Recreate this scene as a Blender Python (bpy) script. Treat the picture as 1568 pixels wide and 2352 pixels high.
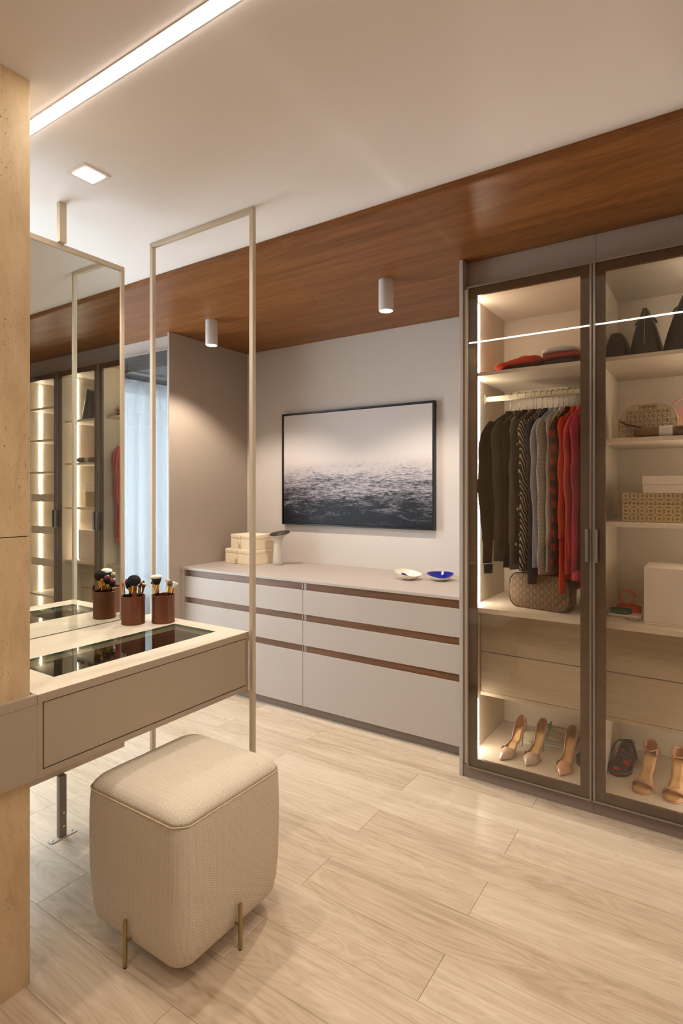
import bpy, bmesh, math, random
from mathutils import Vector, Matrix, Euler
random.seed(7)
PI = math.pi
for o in list(bpy.data.objects): bpy.data.objects.remove(o, do_unlink=True)
S = bpy.context.scene
COL = S.collection

# ------------------------------------------------------------------ camera, world, light, exposure
YAW = .5844
cam_d = bpy.data.cameras.new('camera'); cam = bpy.data.objects.new('camera', cam_d); COL.objects.link(cam)
cam.location = (0, 0, 1.4224); cam.rotation_euler = (PI/2, 0, YAW)
cam_d.sensor_fit = 'HORIZONTAL'; cam_d.sensor_width = 36; cam_d.lens = 1310.7/1568*36
cam_d.shift_x = 0; cam_d.shift_y = -50.7/1568; cam_d.clip_start = .05
S.camera = cam
S.view_settings.view_transform = 'Standard'; S.view_settings.look = 'None'
S.view_settings.exposure = 0.46; S.view_settings.gamma = 1; S.view_settings.use_curve_mapping = False
w = bpy.data.worlds.new('world'); S.world = w; w.use_nodes = True
w.node_tree.nodes['Background'].inputs[0].default_value = (.8, .88, 1, 1)
w.node_tree.nodes['Background'].inputs[1].default_value = 1.2

def area(name, loc, rot, sx, sy, power, color, spread=PI):
    l = bpy.data.lights.new(name, 'AREA'); l.shape = 'RECTANGLE'; l.size = sx; l.size_y = sy
    l.energy = power; l.color = color; l.spread = spread
    o = bpy.data.objects.new(name, l); o.location = loc; o.rotation_euler = rot; COL.objects.link(o); return o
def spot(name, loc, power, color, angle=100, blend=.6, r=.03):
    l = bpy.data.lights.new(name, 'SPOT'); l.energy = power; l.color = color; l.spot_size = math.radians(angle)
    l.spot_blend = blend; l.shadow_soft_size = r
    o = bpy.data.objects.new(name, l); o.location = loc; COL.objects.link(o); return o
WARM = (1, .89, .75); WARM2 = (1, .91, .79); DAY = (.80, .87, 1)
# daylight outside the left window
area('daylight', (-5.45, 1.225, 1.35), (0, -PI/2, 0), 2.3, 2.45, 295, DAY)
STRIP = 32.0      # linear ceiling lamp
LEDW = 44.0       # wardrobe light strips
# recessed ceiling spots of the room (one in view, the rest unseen, assumed behind and beside the camera)
spot('recessed_spot', (-1.958, 1.256, 2.585), 30, WARM2, 120, .5, .035)
for x, y in ((-.35, 1.256), (-.95, -.3), (.9, .3), (-1.0, -1.7)):
    spot('recessed_spot', (x, y, 2.585), 24, WARM, 130, .6, .04)
# the two cylinder lamps
for x in (-2.867, -1.52):
    spot('cylinder_lamp_light', (x, 2.74, 2.395), 44, WARM2, 122, .42, .03)

# ------------------------------------------------------------------ materials
def lin(c):
    return tuple(((v/255)/12.92 if v <= 10 else (((v/255)+.055)/1.055)**2.4) for v in c)+(1,)
class NT:
    def __init__(s, name):
        s.m = bpy.data.materials.new(name); s.m.use_nodes = True; s.t = s.m.node_tree
        s.t.nodes.clear(); s.out = s.n('ShaderNodeOutputMaterial')
    def n(s, typ, **kw):
        x = s.t.nodes.new(typ)
        for k, v in kw.items():
            if k.startswith('_'): setattr(x, k[1:], v)
            else:
                i = x.inputs[int(k[1:])] if k[0] == 'i' and k[1:].isdigit() else x.inputs[k]
                if hasattr(v, 'is_output') or isinstance(v, bpy.types.NodeSocket): s.t.links.new(v, i)
                else: i.default_value = v
        return x
    def ma(s, op, a, b=0., c=0.):
        x = s.t.nodes.new('ShaderNodeMath'); x.operation = op
        for i, v in enumerate((a, b, c)):
            if isinstance(v, bpy.types.NodeSocket): s.t.links.new(v, x.inputs[i])
            else: x.inputs[i].default_value = v
        return x.outputs[0]
    def ramp(s, fac, stops, interp='LINEAR'):
        x = s.t.nodes.new('ShaderNodeValToRGB'); r = x.color_ramp; r.interpolation = interp
        while len(r.elements) < len(stops): r.elements.new(.5)
        for e, (p, c) in zip(r.elements, stops): e.position = p; e.color = c if len(c) == 4 else c+(1,)
        s.t.links.new(fac, x.inputs[0]); return x.outputs[0]
    def mix(s, f, a, b):
        x = s.t.nodes.new('ShaderNodeMix'); x.data_type = 'RGBA'
        for i, v in ((0, f), (6, a), (7, b)):
            if isinstance(v, bpy.types.NodeSocket): s.t.links.new(v, x.inputs[i])
            else: x.inputs[i].default_value = v
        return x.outputs[2]
    def coord(s, which='Object'): return s.n('ShaderNodeTexCoord').outputs[which]
    def mapping(s, vec, scale=(1, 1, 1), loc=(0, 0, 0), rot=(0, 0, 0)):
        x = s.n('ShaderNodeMapping', Vector=vec); x.inputs['Scale'].default_value = scale
        x.inputs['Location'].default_value = loc; x.inputs['Rotation'].default_value = rot; return x.outputs[0]
    def noise(s, vec, scale=5, detail=3, rough=.5, dist=0):
        x = s.n('ShaderNodeTexNoise', Vector=vec, Scale=scale, Detail=detail, Roughness=rough, Distortion=dist); return x.outputs[0]
    def sep(s, vec): return s.n('ShaderNodeSeparateXYZ', Vector=vec).outputs
    def comb(s, x, y, z): return s.n('ShaderNodeCombineXYZ', X=x, Y=y, Z=z).outputs[0]
    def bsdf(s, color, rough=.5, metal=0, bump=None, bs=.2, bd=.001, spec=.5, **kw):
        p = s.n('ShaderNodeBsdfPrincipled'); 
        for k, v in (('Base Color', color), ('Roughness', rough), ('Metallic', metal), ('Specular IOR Level', spec)):
            if isinstance(v, bpy.types.NodeSocket): s.t.links.new(v, p.inputs[k])
            else: p.inputs[k].default_value = v
        for k, v in kw.items(): p.inputs[k.replace('_', ' ')].default_value = v
        if bump is not None:
            b = s.n('ShaderNodeBump', Height=bump, Strength=bs, Distance=bd); s.t.links.new(b.outputs[0], p.inputs['Normal'])
        s.t.links.new(p.outputs[0], s.out.inputs[0]); return s.m
def plain(name, rgb, rough=.5, metal=0, var=.03, scale=8, bump=0, spec=.5, **kw):
    t = NT(name); c = lin(rgb); v = t.noise(t.coord(), scale, 3)
    a = tuple(min(1, k*(1-var)) for k in c[:3])+(1,); b = tuple(min(1, k*(1+var)) for k in c[:3])+(1,)
    col = t.ramp(v, [(.3, a), (.7, b)])
    h = t.noise(t.coord(), 300, 2) if bump else None
    return t.bsdf(col, rough, metal, h, bump or .1, .0006, spec, **kw)
def emis(name, rgb, strength):
    t = NT(name); e = t.n('ShaderNodeEmission', Color=rgb+(1,), Strength=strength); t.t.links.new(e.outputs[0], t.out.inputs[0]); return t.m
def wood(name, stops, axis=0, rough=.4, scale=1., ring=.35, bump=.05, spec=.5, rnd=False):
    t = NT(name); v = t.coord()
    sc = [14*scale]*3; sc[axis] = .7*scale
    if rnd:
        r = t.n('ShaderNodeObjectInfo').outputs['Random']; v = t.n('ShaderNodeVectorMath', _operation='ADD', i0=v, i1=t.comb(t.ma('MULTIPLY', r, 37.), t.ma('MULTIPLY', r, 91.), 0.)).outputs[0]
    big = t.noise(t.mapping(v, tuple(sc)), 1, 4, .6, 1.2)
    sf = [160*scale]*3; sf[axis] = 2.2*scale
    fine = t.noise(t.mapping(v, tuple(sf)), 1, 3, .6)
    sm = [5*scale]*3; sm[axis] = .9*scale
    blob = t.noise(t.mapping(v, tuple(sm)), 1, 2, .5, 2)
    wv = t.ma('FRACT', t.ma('MULTIPLY', blob, 9.))
    wv = t.ma('ABSOLUTE', t.ma('SUBTRACT', wv, .5))
    k = t.ma('ADD', t.ma('MULTIPLY', big, 1-ring), t.ma('MULTIPLY', wv, ring))
    k = t.ma('ADD', t.ma('MULTIPLY', k, .8), t.ma('MULTIPLY', fine, .22))
    if rnd: k = t.ma('ADD', k, t.ma('MULTIPLY', t.ma('SUBTRACT', r, .5), .16))
    col = t.ramp(k, stops)
    return t.bsdf(col, rough, 0, fine, bump, .0008, spec)
M = {}
M['ceiling'] = plain('ceiling_paint', (234, 228, 227), .85, var=.012, scale=3, spec=.2)
M['wall'] = plain('wall_paint', (203, 192, 184), .8, var=.012, scale=4, bump=.04, spec=.25)
M['greige'] = plain('greige_lacquer', (177, 163, 153), .42, var=.012, scale=3, bump=.03, spec=.4)
M['fascia'] = plain('fascia_lacquer', (158, 140, 130), .5, var=.012)
M['taupe'] = plain('taupe_panel', (166, 149, 134), .5, var=.015, scale=5, bump=.05, spec=.35)
M['desk'] = plain('desk_lacquer', (166, 148, 129), .4, var=.012, scale=4, bump=.03, spec=.4)
M['desktop'] = wood('pale_desk_top', [(.25, lin((214, 198, 176))), (.75, lin((226, 212, 192)))], 1, .35, 1, .2, .02)
M['frame'] = plain('champagne_metal_paint', (196, 180, 158), .38, .25, .01)
M['frame_dark'] = plain('dark_frame_metal', (132, 120, 110), .45, .2, .01)
M['alu'] = plain('anodised_aluminium', (150, 138, 128), .35, .8, .01)
M['chrome'] = plain('chrome', (200, 200, 205), .12, 1, .01)
M['brass'] = plain('brushed_brass', (164, 146, 104), .32, .9, .03)
M['gold'] = plain('gold_metal', (214, 160, 60), .18, 1, .02)
M['black_metal'] = plain('black_frame_paint', (14, 14, 16), .35, 0, .02)
M['dark'] = plain('dark_gap', (30, 24, 20), .8)
M['walnut'] = wood('walnut_soffit_wood', [(.2, lin((88, 52, 24))), (.42, lin((122, 76, 38))), (.6, lin((144, 94, 52))), (.85, lin((160, 108, 64)))], 0, .42, .9, .25, .03, .25)
M['walnut2'] = wood('walnut_channel_wood', [(.2, lin((72, 42, 20))), (.6, lin((118, 76, 44))), (.85, lin((134, 90, 56)))], 0, .4, 2, .2, .05, .5)
M['plank'] = wood('pale_oak_plank', [(.18, lin((158, 134, 108))), (.4, lin((197, 175, 149))), (.62, lin((216, 197, 173))), (.85, lin((228, 212, 190)))], 0, .38, 1.3, .28, .12, .35, True)
M['interior'] = wood('taupe_wood_laminate', [(.2, lin((176, 158, 134))), (.7, lin((200, 184, 160)))], 0, .5, 1.6, .2, .03, .3)
M['interior_v'] = plain('wardrobe_lining', (214, 200, 180), .5, var=.02, scale=6, spec=.3)
M['border'] = wood('brown_door_border', [(.2, lin((84, 64, 48))), (.8, lin((112, 88, 68)))], 0, .45, 2, .2, .02, .4)
M['plinth'] = plain('plinth_lacquer', (128, 108, 95), .45)
M['tray'] = wood('dark_tray_veneer', [(.2, lin((62, 44, 32))), (.8, lin((100, 76, 56)))], 1, .5, 2, .2, .02, .4)
M['strip'] = emis('linear_lamp_diffuser', (1, .91, .78), STRIP)
M['led'] = emis('wardrobe_led', (1, .94, .83), LEDW)
M['lampface'] = emis('lamp_face', (1, .86, .66), 9)
M['white_paint'] = plain('white_lamp_paint', (214, 208, 204), .5, 0, .01)
def glass_mat(name, tint, ior, rough=0., extra=0.):
    t = NT(name); bf = t.n('ShaderNodeNewGeometry').outputs['Backfacing']
    fr = t.n('ShaderNodeFresnel', IOR=t.ma('ADD', ior, t.ma('MULTIPLY', bf, 1/ior-ior)))
    f = t.ma('ADD', fr.outputs[0], extra) if extra else fr.outputs[0]
    tr = t.n('ShaderNodeBsdfTransparent', Color=tint); gl = t.n('ShaderNodeBsdfGlossy', Color=(1, 1, 1, 1), Roughness=rough)
    mx = t.n('ShaderNodeMixShader', i0=f, i1=tr.outputs[0], i2=gl.outputs[0]); t.t.links.new(mx.outputs[0], t.out.inputs[0]); return t.m
M['glass'] = glass_mat('bronze_door_glass', (.90, .875, .84, 1), 1.5)
M['glass_left'] = glass_mat('grey_reflective_glass', (.42, .42, .44, 1), 1.58)
M['glass_clear'] = glass_mat('clear_green_glass', (.90, .94, .91, 1), 1.5)
M['glass_edge'] = plain('green_glass_edge', (60, 110, 92), .15)
t = NT('mirror_silver'); g_ = t.n('ShaderNodeBsdfGlossy', Color=(.77, .80, .75, 1), Roughness=0.); t.t.links.new(g_.outputs[0], t.out.inputs[0]); M['mirror'] = t.m
# sheer curtain
t = NT('sheer_curtain_fabric')
wv = t.noise(t.mapping(t.coord(), (600, 600, 40)), 1, 2)
tl = t.n('ShaderNodeBsdfTranslucent', Color=(.92, .92, .93, 1)); df = t.n('ShaderNodeBsdfDiffuse', Color=(.9, .89, .9, 1))
tp = t.n('ShaderNodeBsdfTransparent', Color=(1, 1, 1, 1))
m1 = t.n('ShaderNodeMixShader', i0=.35, i1=tl.outputs[0], i2=df.outputs[0])
m2 = t.n('ShaderNodeMixShader', i0=t.ma('ADD', t.ma('MULTIPLY', wv, .12), .06), i1=m1.outputs[0], i2=tp.outputs[0]); t.t.links.new(m2.outputs[0], t.out.inputs[0]); M['curtain'] = t.m
# travertine
t = NT('travertine'); v = t.coord()
b = t.noise(t.mapping(v, (12, 17, 5)), 1, 9, .72, .35); f2 = t.noise(t.mapping(v, (60, 60, 25)), 1, 4, .7)
pit = t.noise(t.mapping(v, (260, 260, 120)), 1, 3, .6, .5); pm = t.ramp(pit, [(.0, (1, 1, 1)), (.31, (1, 1, 1)), (.36, (0, 0, 0)), (1, (0, 0, 0))])
clu = t.noise(t.mapping(v, (6, 18, 3)), 1, 2); pm = t.ma('MULTIPLY', pm, t.ramp(clu, [(.45, (0, 0, 0)), (.6, (1, 1, 1))]))
k = t.ma('ADD', t.ma('MULTIPLY', b, .8), t.ma('MULTIPLY', f2, .2))
col = t.ramp(k, [(.25, lin((176, 146, 108))), (.5, lin((202, 174, 136))), (.75, lin((216, 192, 158)))])
col = t.mix(pm, col, lin((92, 66, 42))); M['stone'] = t.bsdf(col, .5, 0, t.ma('SUBTRACT', 1., pm), .4, .002, .3)
# herringbone upholstery
t = NT('herringbone_fabric'); v = t.sep(t.coord()); nn = t.sep(t.n('ShaderNodeNewGeometry').outputs['Normal'])
ax = t.ma('ABSOLUTE', nn[0]); ay = t.ma('ABSOLUTE', nn[1]); az = t.ma('ABSOLUTE', nn[2])
isx = t.ma('GREATER_THAN', ax, ay); top = t.ma('GREATER_THAN', az, .6)
def sel(m, a, b): return t.ma('ADD', t.ma('MULTIPLY', m, a), t.ma('MULTIPLY', t.ma('SUBTRACT', 1., m), b))
U_ = sel(top, v[1], sel(isx, v[1], v[0])); V_ = sel(top, v[0], v[2])
st = t.ma('MULTIPLY', U_, 1/.0130); zz = t.ma('PINGPONG', st, 1.)
dg = t.ma('FRACT', t.ma('ADD', t.ma('MULTIPLY', V_, 1/.0052), t.ma('MULTIPLY', zz, 1.9)))
h = t.ma('PINGPONG', t.ma('MULTIPLY', dg, 2.), 1.)
gap = t.ma('SMOOTH_MIN', t.ma('MULTIPLY', t.ma('PINGPONG', t.ma('ADD', st, 0.), .5), 6.), 1., .2)
h2 = t.ma('MULTIPLY', h, t.ma('ADD', t.ma('MULTIPLY', gap, .35), .65))
col = t.ramp(h2, [(.0, lin((190, 173, 152))), (1., lin((230, 218, 200)))])
M['pouf'] = t.bsdf(col, .9, 0, h2, .55, .0012, .15)
M['piping'] = plain('piping_fabric', (205, 184, 152), .85, bump=.3)
# framed sea photograph (flat print)
t = NT('sea_photograph_print'); v = t.sep(t.coord('Generated'))
hz = .605; d = t.ma('MAXIMUM', t.ma('SUBTRACT', hz, v[2]), .0); den = t.ma('ADD', d, .09)
px = t.ma('DIVIDE', t.ma('SUBTRACT', v[0], .5), t.ma('ADD', t.ma('MULTIPLY', den, 1.6), .08)); py = t.ma('DIVIDE', 1.6, den)
wn = t.noise(t.comb(t.ma('MULTIPLY', px, 9.), t.ma('MULTIPLY', py, 5.), 0.), 1, 7, .62, 1.1)
wn2 = t.noise(t.comb(t.ma('MULTIPLY', v[0], 46.), t.ma('MULTIPLY', v[2], 150.), 0.), 1, 5, .65, .6)
sw = t.noise(t.comb(t.ma('MULTIPLY', v[0], 3.), t.ma('MULTIPLY', v[2], 9.), 3.), 1, 3, .6, .5)
wav = t.ma('ADD', t.ma('MULTIPLY', wn, .55), t.ma('MULTIPLY', wn2, .45)); wav = t.ma('ADD', wav, t.ma('MULTIPLY', t.ma('SUBTRACT', sw, .5), .35))
thr = t.ma('ADD', wav, t.ma('SUBTRACT', .14, t.ma('MULTIPLY', d, .46)))
light = t.ramp(thr, [(.42, (0, 0, 0)), (.50, (.4, .4, .4)), (.58, (1, 1, 1))])
skyc = t.ramp(v[2], [(.0, lin((216, 204, 200))), (1., lin((204, 194, 189)))])
lc = t.ramp(d, [(.0, lin((206, 192, 186))), (.25, lin((168, 160, 166))), (.6, lin((84, 84, 100)))])
dc = t.ramp(d, [(.0, lin((150, 142, 146))), (.12, lin((70, 74, 86))), (.35, lin((28, 28, 34))), (.6, lin((16, 17, 24)))])
sea = t.mix(light, dc, lc); msk = t.ramp(t.ma('SUBTRACT', hz, v[2]), [(.0, (0, 0, 0)), (.09, (1, 1, 1))])
M['sea'] = t.bsdf(t.mix(msk, skyc, sea), .45, spec=.3)
def fabric(name, rgb, rough=.85, var=.12): return plain(name, rgb, rough, 0, var, 14, .25, .2)

# ------------------------------------------------------------------ object helpers
ORG = {}
def reg(o, label=None, cat=None, group=None, kind=None):
    if label: o['label'] = label
    if cat: o['category'] = cat
    if group: o['group'] = group
    if kind: o['kind'] = kind
    return o
def thing(name, label, cat, loc=(0, 0, 0), rz=0, group=None, world=True):
    o = bpy.data.objects.new(name, None); o.empty_display_size = .1; COL.objects.link(o)
    o.location = loc; o.rotation_euler = (0, 0, rz); ORG[o.name] = Vector(loc) if world else Vector((0, 0, 0))
    return reg(o, label, cat, group)
def mk(name, bm, mat, parent=None, smooth=False, label=None, cat=None, group=None, kind=None, loc=None):
    """link a bmesh as one object; coordinates of bm are in the frame in which the thing is built"""
    me = bpy.data.meshes.new(name)
    off = ORG.get(parent.name, Vector((0, 0, 0))) if parent else Vector(loc) if loc is not None else Vector((0, 0, 0))
    bmesh.ops.translate(bm, verts=bm.verts, vec=-off)
    bmesh.ops.recalc_face_normals(bm, faces=bm.faces)
    bm.to_mesh(me); bm.free()
    if isinstance(mat, (list, tuple)):
        for m_ in mat: me.materials.append(m_)
    else: me.materials.append(mat)
    if smooth:
        for p in me.polygons: p.use_smooth = True
        if smooth != 'all': me.set_sharp_from_angle(angle=math.radians(38))
    o = bpy.data.objects.new(name, me); COL.objects.link(o)
    if parent: o.parent = parent; ORG[o.name] = off
    elif loc is not None: o.location = loc; ORG[o.name] = Vector(loc)
    else: ORG[o.name] = Vector((0, 0, 0))
    return reg(o, label, cat, group, kind)
def bx(bm, x0, x1, y0, y1, z0, z1, bev=0, seg=1):
    r = bmesh.ops.create_cube(bm, size=1)['verts']
    for v in r: v.co = Vector(((x0+x1)/2+v.co.x*(x1-x0), (y0+y1)/2+v.co.y*(y1-y0), (z0+z1)/2+v.co.z*(z1-z0)))
    if bev:
        es = list({e for v in r for e in v.link_edges}); bmesh.ops.bevel(bm, geom=es, offset=bev, segments=seg, profile=.5, affect='EDGES')
    return bm
def B(*a, **k): return bx(bmesh.new(), *a, **k)
def Bs(lst, bev=0):
    bm = bmesh.new()
    for a in lst: bx(bm, *a, bev=bev)
    return bm
def lathe(bm, prof, n=24, cx=0, cy=0, sx=1, sy=1, caps=True):
    rings = []
    for r, z in prof: rings.append([bm.verts.new((cx+r*sx*math.cos(2*PI*i/n), cy+r*sy*math.sin(2*PI*i/n), z)) for i in range(n)])
    for a, b in zip(rings, rings[1:]):
        for i in range(n): bm.faces.new((a[i], a[(i+1) % n], b[(i+1) % n], b[i]))
    if caps:
        bm.faces.new(rings[0][::-1]); bm.faces.new(rings[-1])
    return bm
def tube(bm, pts, r, n=8, closed=False, rs=None, flat=1.0):
    pts = [Vector(p) for p in pts]; rings = []; m = len(pts); up = None
    for i, p in enumerate(pts):
        a = pts[(i-1) % m] if (closed or i > 0) else p; b = pts[(i+1) % m] if (closed or i < m-1) else p
        d = (b-a).normalized()
        if up is None: up = Vector((0, 0, 1)) if abs(d.z) < .9 else Vector((1, 0, 0))
        s_ = d.cross(up).normalized(); up = s_.cross(d).normalized()
        rr = rs[i] if rs else r
        rings.append([bm.verts.new(p+s_*rr*math.cos(2*PI*j/n)*flat+up*rr*math.sin(2*PI*j/n)) for j in range(n)])
    for i in range(m if closed else m-1):
        a, b = rings[i], rings[(i+1) % m]
        for j in range(n): bm.faces.new((a[j], a[(j+1) % n], b[(j+1) % n], b[j]))
    if not closed: bm.faces.new(rings[0][::-1]); bm.faces.new(rings[-1])
    return bm
def loft(bm, rings, caps=True, closed=True):
    vs = [[bm.verts.new(p) for p in r] for r in rings]; n = len(vs[0])
    for a, b in zip(vs, vs[1:]):
        for i in range(n if closed else n-1): bm.faces.new((a[i], a[(i+1) % n], b[(i+1) % n], b[i]))
    if caps and closed: bm.faces.new(vs[0][::-1]); bm.faces.new(vs[-1])
    return bm
def prism(bm, outline, y0, y1, bev=0, plane='xz'):
    """extrude an outline given in x,z between two y values"""
    f = lambda a, b, c: (a, c, b) if plane == 'xz' else (a, b, c) if plane == 'xy' else (c, a, b)
    r0 = [bm.verts.new(f(a, b, y0)) for a, b in outline]; r1 = [bm.verts.new(f(a, b, y1)) for a, b in outline]; n = len(r0)
    fs = [bm.faces.new((r0[i], r0[(i+1) % n], r1[(i+1) % n], r1[i])) for i in range(n)]
    c0 = bm.faces.new(r0[::-1]); c1 = bm.faces.new(r1)
    if bev:
        es = list(c0.edges)+list(c1.edges); bmesh.ops.bevel(bm, geom=es, offset=bev, segments=3, profile=.5, affect='EDGES')
    return bm
def rrect(w_, h_, r, n=6, cx=0, cy=0):
    out = []
    for k, (sx, sy) in enumerate(((1, 1), (-1, 1), (-1, -1), (1, -1))):
        for i in range(n+1):
            a = PI/2*k+PI/2*i/n; out.append((cx+sx*(w_/2-r)+r*math.cos(a), cy+sy*(h_/2-r)+r*math.sin(a)))
    return out
def text_bm(body, size, align='CENTER', extrude=.0004, spacing=1.0, bold=0, line=1.0):
    cu = bpy.data.curves.new('txt', 'FONT'); cu.body = body; cu.size = size; cu.align_x = align; cu.align_y = 'CENTER'
    cu.extrude = extrude; cu.space_character = spacing; cu.offset = bold; cu.space_line = line; cu.resolution_u = 3
    o = bpy.data.objects.new('txt', cu); COL.objects.link(o); dg = bpy.context.evaluated_depsgraph_get(); dg.update()
    me = bpy.data.meshes.new_from_object(o.evaluated_get(dg)); bm = bmesh.new(); bm.from_mesh(me)
    bpy.data.objects.remove(o); bpy.data.meshes.remove(me); bpy.data.curves.remove(cu); return bm
def xf(bm, mat4): bmesh.ops.transform(bm, matrix=mat4, verts=bm.verts); return bm
def dup(root, loc, rz=None, label=None, group=None):
    r = root.copy(); COL.objects.link(r); r.location = loc
    if rz is not None: r.rotation_euler = (0, 0, rz)
    if label: r['label'] = label
    if group: r['group'] = group
    for ch in list(root.children):
        c = ch.copy(); COL.objects.link(c); c.parent = r
        for g in ch.children: d2 = g.copy(); COL.objects.link(d2); d2.parent = c
    return r
def setmats(root, mp):
    """give a copied thing its own materials: mp maps material -> material"""
    for o in [root]+list(root.children)+[g for c in root.children for g in c.children]:
        if o.type == 'MESH':
            o.data = o.data.copy()
            for i, m_ in enumerate(o.data.materials):
                if m_ in mp: o.data.materials[i] = mp[m_]

# ------------------------------------------------------------------ the room
CH = 2.60; ZW = 2.5704; YB = 3.585
X0, X1, Y0, Y1 = -5.0, 1.35, -2.6, YB
fl = mk('floor', B(X0, X1, Y0, Y1, -.06, -.010), plain('floor_screed', (120, 96, 72), .9), kind='structure', label='pale oak plank floor running along the room')
PW = .1925; PL = 1.256
k0 = math.floor((Y0-1.441)/PW)
cache = {}
for k in range(k0, int((YB-1.441)/PW)+1):
    ya = max(Y0, 1.441+k*PW); yb = min(YB-.001, ya+PW if ya > Y0 else 1.441+(k+1)*PW)
    if yb-ya < .02: continue
    xj = (-.70 if k % 2 == 0 else -1.255)
    x = xj-PL*math.ceil((xj-X0)/PL)
    while x < X1:
        a, b = max(x, X0), min(x+PL, X1); x += PL
        if b-a < .02: continue
        key = (round(b-a, 3), round(yb-ya, 3))
        if key not in cache:
            bm = B(-(b-a)/2+.0006, (b-a)/2-.0006, -(yb-ya)/2+.0004, (yb-ya)/2-.0004, -.010, 0, bev=.0004)
            o = mk('plank', bm, M['plank']); cache[key] = o.data
        else: o = bpy.data.objects.new('plank', cache[key]); COL.objects.link(o)
        o.parent = fl; o.location = ((a+b)/2, (ya+yb)/2, 0)
mk('ceiling', B(X0, X1, Y0, Y1, CH, CH+.1), M['ceiling'], kind='structure', label='white painted ceiling')
sof = mk('trim_1', B(X0, X1, 2.057, YB, ZW, CH-.0005), M['walnut'], kind='structure', label='walnut wood ceiling panel above the wardrobes')
mk('trim_2', B(X0, X1, 2.049, 2.0568, ZW+.001, CH-.0005), M['walnut'], kind='structure', label='thin walnut edge strip of the ceiling panel')
mk('wall_back', B(X0-.1, X1+.1, YB, YB+.1, -.06, CH+.1), M['wall'], kind='structure', label='greige wall behind the dresser')
mk('wall_right', B(X1, X1+.1, Y0, Y1, -.06, CH+.1), M['wall'], kind='structure', label='wall on the right, out of view')
mk('wall_front', B(X0-.1, X1+.1, Y0-.1, Y0, -.06, CH+.1), M['wall'], kind='structure', label='wall behind the camera')
wy0, wy1, wz0, wz1 = .0, 2.45, .12, 2.50
mk('wall_left', Bs([(X0-.1, X0, Y0, wy0, -.06, CH+.1), (X0-.1, X0, wy1, Y1, -.06, CH+.1), (X0-.1, X0, wy0, wy1, -.06, wz0), (X0-.1, X0, wy0, wy1, wz1, CH+.1)]), M['wall'], kind='structure', label='wall with the curtained window')
wf = mk('window_1', Bs([(X0-.07, X0-.03, wy0, wy0+.05, wz0, wz1), (X0-.07, X0-.03, wy1-.05, wy1, wz0, wz1), (X0-.07, X0-.03, wy0+.05, wy1-.05, wz0, wz0+.05), (X0-.07, X0-.03, wy0+.05, wy1-.05, wz1-.05, wz1), (X0-.07, X0-.03, 1.20, 1.25, wz0+.05, wz1-.05)]), M['white_paint'], kind='structure', label='white framed window behind the sheer curtain')
mk('pane', B(X0-.052, X0-.048, wy0+.05, 1.20, wz0+.05, wz1-.05), M['glass_clear'], wf)
mk('pane', B(X0-.052, X0-.048, 1.25, wy1-.05, wz0+.05, wz1-.05), M['glass_clear'], wf)
# sheer curtain
cu = thing('sheer_curtain', 'white sheer curtain hanging from ceiling rail over the bright window', 'curtain', (-4.88, 1.6, 0))
bm = bmesh.new(); ny, nz = 290, 14; g = []
for j in range(nz+1):
    z = .02+(2.52-.02)*j/nz; row = []
    for i in range(ny+1):
        y = -.25+2.95*i/ny; s_ = 1.3*math.sin(i*.36)+.5*math.sin(i*.83+1)+.5*math.sin(i*.17)
        row.append(bm.verts.new((-4.88+.028*s_*(1-.35*j/nz), y, z)))
    g.append(row)
for j in range(nz):
    for i in range(ny): bm.faces.new((g[j][i], g[j][i+1], g[j+1][i+1], g[j+1][i]))
mk('fabric', bm, M['curtain'], cu, smooth='all')
mk('rail', B(-4.90, -4.86, -.30, 2.74, 2.52, 2.545, bev=.003), M['white_paint'], cu)

# partition clad in travertine
mk('wall_centre', B(-1.82, -1.675, Y0, .872, 0, CH), M['wall'], kind='structure', label='partition wall clad in travertine slabs')
wc = bpy.data.objects['wall_centre']
for a, b in ((0, 1.288), (1.2905, CH)):
    mk('stone_slab', B(-1.6745, -1.655, Y0, .8765, a, b, bev=.001), M['stone'], wc)
mk('stone_edge', B(-1.82, -1.6752, .8725, .8765, 0, CH), M['stone'], wc)

# ------------------------------------------------------------------ ceiling lights
t_ = thing('linear_ceiling_light', 'glowing linear light recessed across the white ceiling', 'light', (-.5, .99, CH))
mk('housing', Bs([(-2.9, 1.3, .968, .974, 2.5985, CH-.0002), (-2.9, 1.3, 1.004, 1.010, 2.5985, CH-.0002)]), M['white_paint'], t_)
mk('diffuser', B(-2.9, 1.3, .975, 1.003, 2.5958, 2.5990), M['strip'], t_)
t_ = thing('recessed_square_downlight', 'small square recessed downlight lit in the white ceiling', 'downlight', (-1.958, 1.256, CH))
x, y, a, b = -1.958, 1.256, .054, .04
mk('bezel', Bs([(x-a, x+a, y-a, y-b, 2.596, CH-.0002), (x-a, x+a, y+b, y+a, 2.596, CH-.0002), (x-a, x-b, y-b, y+b, 2.596, CH-.0002), (x+b, x+a, y-b, y+b, 2.596, CH-.0002)]), M['white_paint'], t_)
mk('lamp_face', B(x-b, x+b, y-b, y+b, 2.5935, 2.5995), M['lampface'], t_)
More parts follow.
